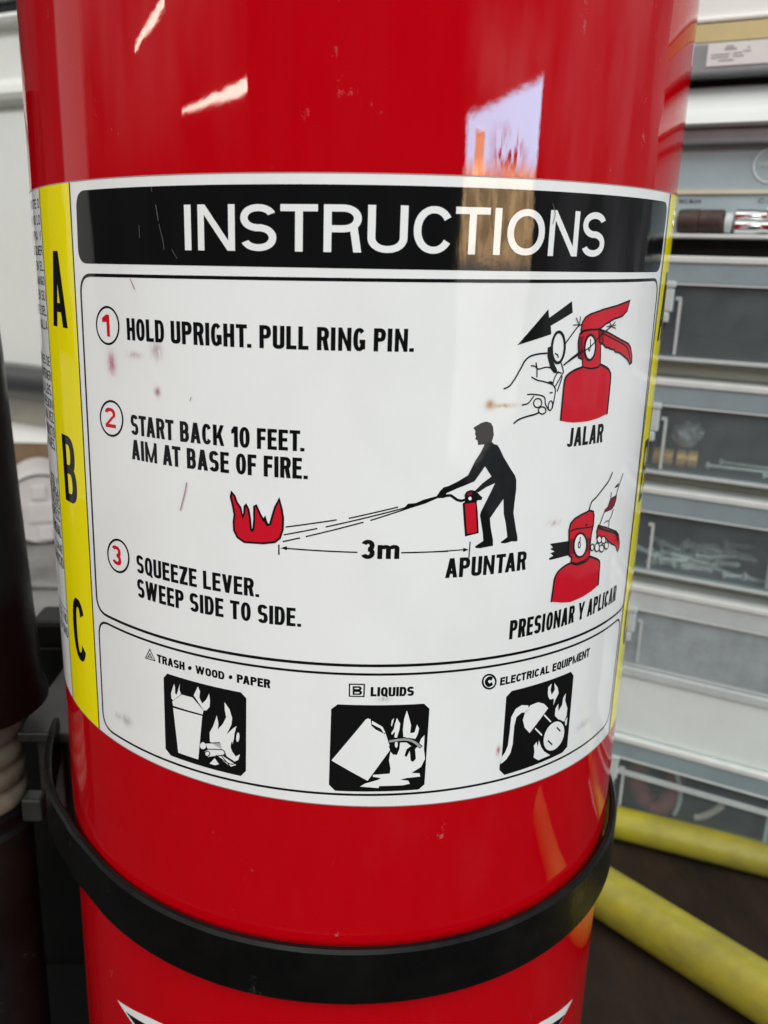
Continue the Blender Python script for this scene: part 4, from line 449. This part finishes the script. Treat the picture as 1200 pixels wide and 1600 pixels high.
# ---------------------------------------------------------------- the bracket
br = empty('mounting_bracket', (-.09, .06, 0), 0, 'black bracket with plate and rubber strap clasping the red cylinder', 'bracket')
def bobj(name, bm, m, **k):
    bmesh.ops.translate(bm, verts=bm.verts, vec=(.09, -.06, 0)); return obj(name, bm, m, br, **k)
bobj('back_plate', box(-.30, -.02, .088, .098, .0065, zz(-150)), M_deep, bevel=.0015)
bobj('shade_tray', box(-.30, -.01, -.085, .0875, .0065, .010), M_deep, bevel=.0008)  # black sheet added so the shadowed corner stays dark
bobj('clip_plate', box(-.1015, -.070, .010, .0875, zz(-146.8), zz(-143.4)), M_ltblack, bevel=.0006)
bm = box(-.0965, -.0888, .0125, .018, zz(-172), zz(-147)); bx(bm, -.1005, -.0942, .006, .012, zz(-172.5), zz(-164.5)); bobj('clip_post', bm, M_ltblack, bevel=.0008)
bobj('clip_block', box(-.118, -.075, .070, .0870, zz(-143.2), zz(-132)), M_deep, bevel=.002)
# strap: plan curve hugging the tank and running off to the post
path = [(-.0892, .0135), (-.0880, .006), (-.0859, -.003), (-.0836, -.0110), (-.0808, -.0188), (-.0778, -.0250), (-.0746, -.0305), (-.0707, -.0360), (-.0671, -.0413), (-.0623, -.0470)]
IN = spline([Vector(q) for q in path], False); t0 = math.atan2(.0565, .0541)
for i in range(90):
    t = -t0 + (t0 + 2.2) * i / 89; rr = RT / 1000 * (1.006 + .008 * min(1, i / 14)); IN.append(Vector((rr * math.sin(t), -rr * math.cos(t))))
bm = bmesh.new(); prev = None; TH = .0020
for i, q in enumerate(IN):
    d = (IN[min(i + 1, len(IN) - 1)] - IN[max(i - 1, 0)]).normalized(); n_ = Vector((d.y, -d.x)); zt_ = zz(-142.4) - .03 * q.x; zb_ = zt_ - .0146
    o_ = q + n_ * TH
    sec = [(q, zt_ - .0004), (q + n_ * .0005, zt_), (o_ - n_ * .0006, zt_ - .0001), (o_, zt_ - .0009), (o_, zb_ + .0008), (o_ - n_ * .0006, zb_), (q, zb_)]
    ring = [bm.verts.new((a.x, a.y, z)) for a, z in sec]
    if prev:
        for k in range(len(sec)): bm.faces.new((prev[k], ring[k], ring[(k + 1) % len(sec)], prev[(k + 1) % len(sec)]))
    else: bm.faces.new(ring[::-1])
    prev = ring
bm.faces.new(prev); bmesh.ops.recalc_face_normals(bm, faces=bm.faces)
bobj('strap', bm, M_rubber, smooth=30)
# ---------------------------------------------------------------- brown board and yellow poles
tag(obj('board', box(-.95, .75, -1.2, .40, .001, .006), M_board), 'dark brown scuffed board lying under the yellow poles', 'board')
p0 = Vector((.1532, .1866, .0152)); p1 = Vector((.2257, .1551, .0152)); d = (p1 - p0).normalized()
tag(obj('yellow_pole', rod(p0 - d * .16, p1 + d * .22, .009), M_pole, smooth=40), 'thin dirty yellow pole lying along the foot of the clear bins', 'pole', 'yellow poles on the board')
p0 = Vector((.1283, .1253, .0187)); p1 = Vector((.1823, .0609, .0187)); d = (p1 - p0).normalized()
tag(obj('yellow_pole', rod(p0 - d * .07, p1 + d * .20, .0123), M_pole, smooth=40), 'thicker yellow pole nearest the camera, slanting across the brown board', 'pole', 'yellow poles on the board')
# ---------------------------------------------------------------- stack of parts cases on the right
PX, PY, AZS = .18687, .17614, R_(-30)
SM = Matrix.Translation((PX, PY, 0)) @ Matrix.Rotation(AZS, 4, 'Z')
def case(z0, z1, label, fac, right_div=None, rail=False, inner=.10, latch_tab=True, strip_col=None):
    z0, z1 = zz(z0), zz(z1)
    e = empty('parts_case', (PX, PY, z0), AZS, label, 'storage case', 'stack of clear parts cases'); h = z1 - z0; s0, s1, dp = -.10, .16, .15
    fm = clear('clear_plastic', fac)
    im = mat('case_inside', (inner, inner * 1.15, inner * 1.28), .5, var=.3, vscale=30)
    bm = bx(bmesh.new(), s0, s1, 0, .0016, .0022, h - .0132); obj('front', bm, fm, e)
    bm = box(s0, s1, 0, dp, 0, .002); obj('base', bm, M_frost, e, bevel=.0005)
    bm = box(s0 + .002, s1 - .002, dp - .002, dp, .0024, h - .0135); bx(bm, s0, s0 + .0016, .002, dp - .0024, .0024, h - .0135); bx(bm, s1 - .0016, s1, .002, dp - .0024, .0024, h - .0135); bx(bm, s0 + .003, s1 - .003, .004, dp - .004, .0023, .0028)
    obj('tray', bm, im, e)
    lid = obj('lid', box(s0 - .001, s1 + .001, -.0016, dp + .001, h - .0126, h - .0036), strip_col or M_lidstrip, e, bevel=.0006)
    obj('lid_rim', box(s0 - .0018, s1 + .0018, -.0026, dp + .0016, h - .0034, h), M_lip, lid, bevel=.0008)
    obj('lid_edge', box(s0 - .0015, s1 + .0015, -.0022, dp + .0012, h - .0134, h - .0127), M_lip, lid)
    bm = bmesh.new()
    for a, b_, zl, zh in ((-.0356, -.0342, .003, h - .0200), (-.0372, -.0344, h - .0206, h - .0190)): bx(bm, a, b_, -.0006, -.0001 + .0002 - .0003, zl, zh)
    obj('rib', bm, M_frost, e)
    if right_div: obj('rib', box(right_div, right_div + .0022, .0018, .09, .003, h - .0138), M_frost, e)
    if rail: obj('rail', box(s0, s1, -.0012, -.0002, h - .0235, h - .0205), M_frost, e)
    if latch_tab:
        bm = box(-.056, -.0372, -.0045, -.0024, h - .0150, h - .0118); bx(bm, -.0555, -.0378, -.0040, -.0012, h - .0262, h - .0152); bx(bm, -.056, -.0390, -.0046, -.0018, h - .0312, h - .0264)
        obj('latch', bm, M_frost, e, bevel=.0008)
    return e
case(-41.2, 8.3, 'clear parts case directly under the black gap, dark and empty looking', .13, inner=.035)
case(-98.5, -50, 'clear parts case holding brass fittings, second from top of the clear cases', .15, inner=.09)
case(-152, -105.0, 'clear parts case holding shiny screws, between brass case and milky case', .13, right_div=.0215, inner=.13, latch_tab=False)
case(-205.5, -158.5, 'milky parts case with dim contents above the plain pale box', .7, right_div=.0265, inner=.3, strip_col=M_frost)
case(-305.9, -247, 'bottom clear case with dark red sleeve inside, standing on the brown board', .12, right_div=.040, rail=True, inner=.03)
# feet that carry each case on the next (part of the gap seen between them)
def wbox(name, s0, s1, y0, y1, z0, z1, m, parent=None, bevel=.001):
    e = obj(name, box(s0, s1, y0, y1, z0, z1), m, parent, bevel=bevel)
    if not parent: e.matrix_world = SM
    return e
for a, b_ in ((-49.8, -41.4), (-104.8, -98.7), (-158.3, -152.2)):
    tag(wbox('spacer_board', -.098, .158, .013, .148, zz(a), zz(b_), M_spacer), {-49.8: 'greyish board in the gap under the empty dark case', -104.8: 'greyish board in the gap under the brass fittings case', -158.3: 'greyish board in the gap under the screws case'}[a], 'board', 'boards between the cases')
pb = empty('pale_box', (PX, PY, zz(-246.8)), AZS, 'plain pale blue white plastic box between milky case and bottom case', 'storage box')
obj('box_body', box(-.10, .16, .0005, .15, 0, .0350), M_pale, pb, bevel=.0015); obj('lid', box(-.101, .161, -.001, .151, .0352, .0410), M_frost, pb, bevel=.001)
# socket case on top
st = empty('fitting_case', (PX, PY, zz(9)), AZS, 'open fronted grey blue case with sticker, ring emblem and row of fittings', 'tool case')
q0 = zz(9); Zs = lambda v: zz(v) - q0
obj('shelf_lip', box(-.10, .16, -.002, .15, Zs(16.4), Zs(18.2)), M_lip, st, bevel=.0004)
obj('gap_shade', box(-.10, .16, .012, .15, Zs(9), Zs(16.2)), M_deep, st)  # black block painted as the shade in the gap below the case
obj('back_panel', box(-.10, .16, .012, .15, Zs(18.4), Zs(58)), M_plate, st)
obj('cream_strip', box(-.10, .16, .0105, .0118, Zs(36.8), Zs(38.6)), M_cream, st)
obj('edge_strip', box(-.101, .161, .004, .15, Zs(58.2), Zs(65)), M_steel, st, bevel=.0008)
bm = bmesh.new(); prof = [(.002, 65.2), (-.0030, 66.0), (-.0015, 70), (.0030, 75), (.0085, 80), (.0135, 84)]
v0 = [bm.verts.new((-.10, y, Zs(z))) for y, z in prof]; v1 = [bm.verts.new((.16, y, Zs(z))) for y, z in prof]
for i in range(5): bm.faces.new((v0[i], v1[i], v1[i + 1], v0[i + 1]))
w0 = [bm.verts.new((-.10, .15, Zs(z))) for z in (65.2, 84)]; w1 = [bm.verts.new((.16, .15, Zs(z))) for z in (65.2, 84)]
bm.faces.new((v0[5], v1[5], w1[1], w0[1])); bm.faces.new((w0[0], w1[0], v1[0], v0[0])); bm.faces.new((w0[1], w1[1], w1[0], w0[0]))
bm.faces.new(v0 + [w0[1], w0[0]]); bm.faces.new((v1 + [w1[1], w1[0]])[::-1]); bmesh.ops.recalc_face_normals(bm, faces=bm.faces)
obj('curved_cover', bm, mat('lid_glare_white', (.78, .82, .80), .14, var=.1, vscale=20, stretch=(.3, 1, 4)), st, smooth=40)  # clear lid's bright reflection put into a white colour
obj('shadow_groove', box(-.10, .16, .014, .15, Zs(84.1), Zs(86.8)), M_deep, st)  # black strip standing in for the shade of the narrow gap
obj('top_plate', box(-.10, .16, .000, .15, Zs(87), Zs(99.8)), M_steel, st, bevel=.0008)
stk = obj('sticker', box(-.0362, -.006, -.0005, -.0002, Zs(89.9), Zs(99.2)), mat('sticker_white', (.74, .72, .70), .4, var=.05), st)
bm = bmesh.new(); random.seed(4)
for z, a, b_, hgt in ((97.3, -.0285, -.0252, .6), (96.1, -.0290, -.0240, .8), (94.2, -.0345, -.0265, .55), (94.4, -.0252, -.0215, .55), (93.0, -.0345, -.0268, .55), (93.2, -.0252, -.0205, .55), (91.7, -.0310, -.0245, .6), (96.4, -.0195, -.0185, .6), (95.0, -.0210, -.0180, .55)):
    x = a
    while x < b_:
        w = random.uniform(.0004, .0009); bx(bm, x, min(x + w, b_), -.00062, -.0005, Zs(z), Zs(z + hgt)); x += w + .0002
obj('print_lines', bm, mat('grey_print', (.22, .22, .24), .5), stk)
def flat_text(name, s, x0, x1, z0, hgt, y, m, parent, wt=.2, dep=.0004):
    bm = bmesh.new()
    for polys in text_polys(s, x0 * 1000, 0, x1 * 1000, 0, hgt, hgt, wt, 'c'):
        for T in tris(polys):
            vs = [bm.verts.new((c.x / 1000, y, z0 + c.y / 1000)) for c in T]; bm.faces.new(vs)
    bmesh.ops.recalc_face_normals(bm, faces=bm.faces)
    return obj(name, bm, m, parent)
flat_text('lettering', 'BKC.BLKN', -.0432, -.0332, Zs(32.8), 1.7, .0116, M_ink, st); flat_text('lettering', '.CAJ', -.0085, .002, Zs(32.8), 1.9, .0116, M_ink, st)
bm = bmesh.new(); tube(bm, [(-.0042 + .0076 * math.cos(2 * math.pi * i / 48), .0118, Zs(49.2) + .0076 * math.sin(2 * math.pi * i / 48)) for i in range(49)], .0005, 8)
rg_ = obj('ring_emblem', bm, M_emb, st); flat_text('lettering', 'PRET', -.0096, .0010, Zs(48.2), 2.2, .0113, M_emb, rg_)
def sround(name, s0, s1, y, z, prof, m, label, cat, group=None):
    bm = bmesh.new(); lathe(bm, [(r, h) for r, h in prof], 40, (0, 0, 0), (1, 0, 0)); o = obj(name, bm, m, smooth=35)
    o.matrix_world = SM @ Matrix.Translation((s0, y, zz(z))); return tag(o, label, cat, group)
sround('pipe_fitting', -.0415, 0, .004, 24.0, [(.0030, 0), (.0052, .0006), (.0056, .003), (.0056, .0100), (.0048, .0103), (.0048, .0106), (.0054, .0109), (.0054, .0205), (.0048, .0212)], M_bakelite, 'dark brown ridged pipe fitting on the tray of the top case', 'fitting')
sround('washer', -.0199, 0, .004, 23.4, [(.0030, 0), (.0046, .0003), (.0046, .0030), (.0030, .0034)], M_emb, 'whitish washer between the brown fitting and the chrome sockets', 'washer')
for y, z, a, lb in ((.008, 26.4, -.0160, 'chrome socket lying on top of another socket in the top case'), (.0035, 21.8, -.0152, 'chrome socket lying at the tray lip in the top case')):
    sround('socket', a, 0, y, z, [(.0024, .001), (.0026, 0), (.0036, .0002), (.0036, .0085), (.0030, .0110), (.0030, .0135), (.0037, .016), (.0037, .030), (.0030, .0304)], M_chrome, lb, 'socket', 'chrome sockets')
sround('nut', -.0024, 0, .0045, 28.6, [(.0016, 0), (.0030, .0003), (.0030, .0040), (.0016, .0043)], M_chrome, 'small bright nut lying on the upper chrome socket', 'nut')
# carton on top
ct = empty('white_carton', (PX, PY, zz(100)), AZS, 'white carton with tan band along its foot on top of the case', 'carton')
obj('carton_body', box(-.10, .16, .002, .15, .0079, .075), M_wall, ct, bevel=.001); obj('tan_band', box(-.101, .161, .0008, .151, 0, .0076), M_tan, ct, bevel=.0004); obj('fold', box(-.101, .161, .0002, .151, .0080, .0105), M_paper, ct, bevel=.0010)
# things inside the cases
def fit(s, y, z, r, ln, label, rz=90):
    bm = bmesh.new(); lathe(bm, [(r * .5, .0004), (r * .62, 0), (r, .0006), (r, ln * .42), (r * .72, ln * .46), (r * .72, ln * .54), (r * .96, ln * .58), (r * .96, ln), (r * .5, ln)], 24, (0, 0, 0), (1, 0, 0))
    o = obj('brass_fitting', bm, M_brass, smooth=35); o.matrix_world = SM @ Matrix.Translation((s, y, zz(z))) @ Matrix.Rotation(R_(rz), 4, 'Z'); tag(o, label, 'fitting', 'brass fittings')
fit(-.0412, .010, -91.0, .0046, .0100, 'brass fitting behind the latch of the fittings case', 6); fit(-.0300, .012, -91.2, .0048, .0105, 'brass fitting right of the thin divider in the fittings case', 8)
def screw(s, y, z, ln, rz, tilt, label, group, r=.0011):
    bm = bmesh.new(); lathe(bm, [(r * .7, 0), (r * 2.1, .0003), (r * 2.1, .0016), (r, .0018), (r, ln), (r * .3, ln + .0015)], 14, (0, 0, 0), (1, 0, 0))
    o = obj('screw', bm, M_zinc, smooth=35); o.matrix_world = SM @ Matrix.Translation((s, y, zz(z))) @ Matrix.Rotation(R_(rz), 4, 'Z') @ Matrix.Rotation(R_(tilt), 4, 'Y'); tag(o, label, 'screw', group)
random.seed(11)
for i, (s, y, z, ln, rz) in enumerate(((-.0150, .012, -93.0, .045, 3), (-.0100, .022, -92.4, .040, -4), (.0120, .010, -94.2, .030, 8))):
    screw(s, y, z, ln, rz, 0, ('long screw lying beside the brass in the fittings case', 'long screw at the rear of the fittings case', 'long screw near right edge of the fittings case')[i], 'long screws', .0009)
for i in range(32):
    s = random.uniform(-.036, .010); y = random.uniform(.006, .05); z = -149.0 + 1.9 * random.random() ** 1.5 * 3 + y * 60
    screw(s, y, z - 1, random.uniform(.012, .02), random.choice((0, 180)) + random.uniform(-35, 35), random.uniform(-14, 14), 'small zinc screw in the loose pile inside the clear screws case', 'loose zinc screws', random.uniform(.0011, .0016))
bm = bmesh.new(); tube(bm, [(-.0200 + .011 * math.cos(t) , .018 + .004 * math.sin(t * .5), .031 + .016 * math.sin(t)) for t in [R_(10 * k) for k in range(-9, 28)]], .0052, 14)
o = obj('red_sleeve', bm, M_redwire, smooth=60); o.matrix_world = SM; tag(o, 'dark red curled sleeve at the left of the bottom case', 'cable sleeve')
bm = bmesh.new(); tube(bm, [(-.0085 + .004 * math.sin(k / 9 * 2.6), .009, .046 - .026 * k / 9) for k in range(10)], .0013, 10); o = obj('pale_ring', bm, M_frost, smooth=60); o.matrix_world = SM; tag(o, 'pale curved strip beside the red sleeve in the bottom case', 'strip')
bm = bmesh.new(); tube(bm, [(.0045 + .013 * k / 9, .010, .0215 + .012 * (k / 9) ** 1.5) for k in range(10)], .0019, 10); o = obj('pale_hook', bm, mat('pale_pinkish', (.85, .72, .62), .4), smooth=60); o.matrix_world = SM; tag(o, 'pale pinkish bent hook in the middle of the bottom case', 'hook')
bm = bmesh.new(); random.seed(3)
bmesh.ops.create_icosphere(bm, subdivisions=4, radius=.0075)
for v in bm.verts: v.co *= 1 + .35 * noise.noise(v.co * 260); v.co.z *= .8
o = obj('foil_wad', bm, mat('crumpled_foil', (.55, .57, .56), .35, metal=.3, var=.4, vscale=120), smooth=30); o.matrix_world = SM @ Matrix.Translation((-.0255, .0125, zz(-78))); tag(o, 'crumpled grey foil at the upper left inside the brass fittings case', 'foil')
bm = bmesh.new(); bmesh.ops.create_icosphere(bm, subdivisions=4, radius=.012)
for v in bm.verts: v.co *= 1 + .3 * noise.noise(v.co * 150); v.co.x *= 2.6; v.co.z *= .9; v.co.y *= .6
o = obj('cloth_bundle', bm, mat('dim_grey_cloth', (.26, .27, .26), .8, var=.5, vscale=70), smooth=60); o.matrix_world = SM @ Matrix.Translation((-.006, .014, zz(-188))); tag(o, 'dim grey bundle behind the milky case front', 'bundle')
# ---------------------------------------------------------------- the left background
WM = Matrix.Translation((-.41978, .92212, 0)) @ Matrix.Rotation(R_(-30), 4, 'Z')
wl = empty('wall_panel', (-.41978, .92212, 0), R_(-30), 'white ribbed wall panel with two ledges behind the extinguisher', 'wall')
bm = bmesh.new()
pf = [(.0, -140), (.0, 159), (.004, 160), (.016, 161.5), (.016, 168), (.006, 169.5), (-.010, 172), (-.014, 178), (-.012, 186), (-.003, 192), (0, 196), (0, 240), (.003, 241.5), (.012, 243), (.012, 251), (.002, 253), (-.010, 254), (-.013, 258), (-.010, 262), (.006, 263), (.012, 264)]
rows = [[bm.verts.new((s, y, zz(z))) for y, z in pf] for s in (-.5, .55)]
for i in range(len(pf) - 1): bm.faces.new((rows[0][i], rows[1][i], rows[1][i + 1], rows[0][i + 1]))
obj('ribbed_sheet', bm, M_wall, wl, smooth=30)
obj('window_strip', box(-.5, .55, .013, .02, zz(264.2), zz(360)), M_glass, wl); obj('window_bar', box(-.5, .55, .004, .0128, zz(281), zz(285)), M_steel, wl)
o = obj('skirting', box(-.5, .55, .004, .03, 0, zz(-181)), M_beige, wl)
bm = bmesh.new(); lathe(bm, [(.018, -.5), (.0205, -.498), (.0205, .548), (.018, .55)], 40, (0, 0, 0), (1, 0, 0)); o = obj('dark_rail', bm, M_dark, smooth=35); o.matrix_world = WM @ Matrix.Translation((0, -.021, zz(-160))); tag(o, 'dark horizontal tube under the white wall panel', 'rail')
cb = empty('carton', (-.391, .827, 0), R_(2), 'brown carton with white top behind the round jar', 'carton')
obj('carton_side', box(-.11, .12, 0, .15, 0, zz(-223.4)), M_card, cb, bevel=.002); obj('white_top', box(-.112, .122, -.002, .152, zz(-223.2), zz(-221)), M_paper, cb)
jr = Vector((-.3381, .7050, .0398)); ax = (Vector((0, -.237, .0398 + .06)) - jr); ax.z = 0.02; ax.normalize()
jo = empty('round_jar', jr, 0, 'pinkish white round jar lying on its side beside the black horn', 'jar')
bm = bmesh.new(); lathe(bm, [(.037, .11), (.0382, .105), (.0382, .0012), (.0374, .0002)], 56, (0, 0, 0), -ax); obj('jar_body', bm, M_jar, jo, smooth=35)
bm = bmesh.new(); lathe(bm, [(.0384, -.004), (.0392, -.003), (.0392, .0008), (.0384, .0016), (.0376, .0006)], 56, (0, 0, 0), ax, caps=False); obj('dark_rim', bm, M_dark, jo, smooth=35)
sx_ = Vector((0, 0, 1)).cross(ax).normalized(); uz = ax.cross(sx_); bm = bmesh.new()
for a, b_, c, d_ in ((-.009, .006, .012, .027), (-.014, .014, -.014, .0075), (-.005, .0105, -.034, -.0185), (-.026, -.020, -.013, .006)):
    vs = []
    for h in (.0000, .0026):
        for x, y in ((a, c), (b_, c), (b_, d_), (a, d_)): vs.append(bm.verts.new(sx_ * x + uz * y + ax * h))
    for f in ((4, 5, 6, 7), (0, 1, 5, 4), (1, 2, 6, 5), (2, 3, 7, 6), (3, 0, 4, 7)): bm.faces.new([vs[i] for i in f])
bmesh.ops.recalc_face_normals(bm, faces=bm.faces); obj('raised_pads', bm, M_jar, jo, bevel=.001)
bm = bmesh.new()
for y, h, wd in ((.565, .006, .05),): bx(bm, -1.2, -.05, y, y + wd, .0005, h)
o = obj('floor_ridge', bm, M_floor, bevel=.003); o['kind'] = 'structure'
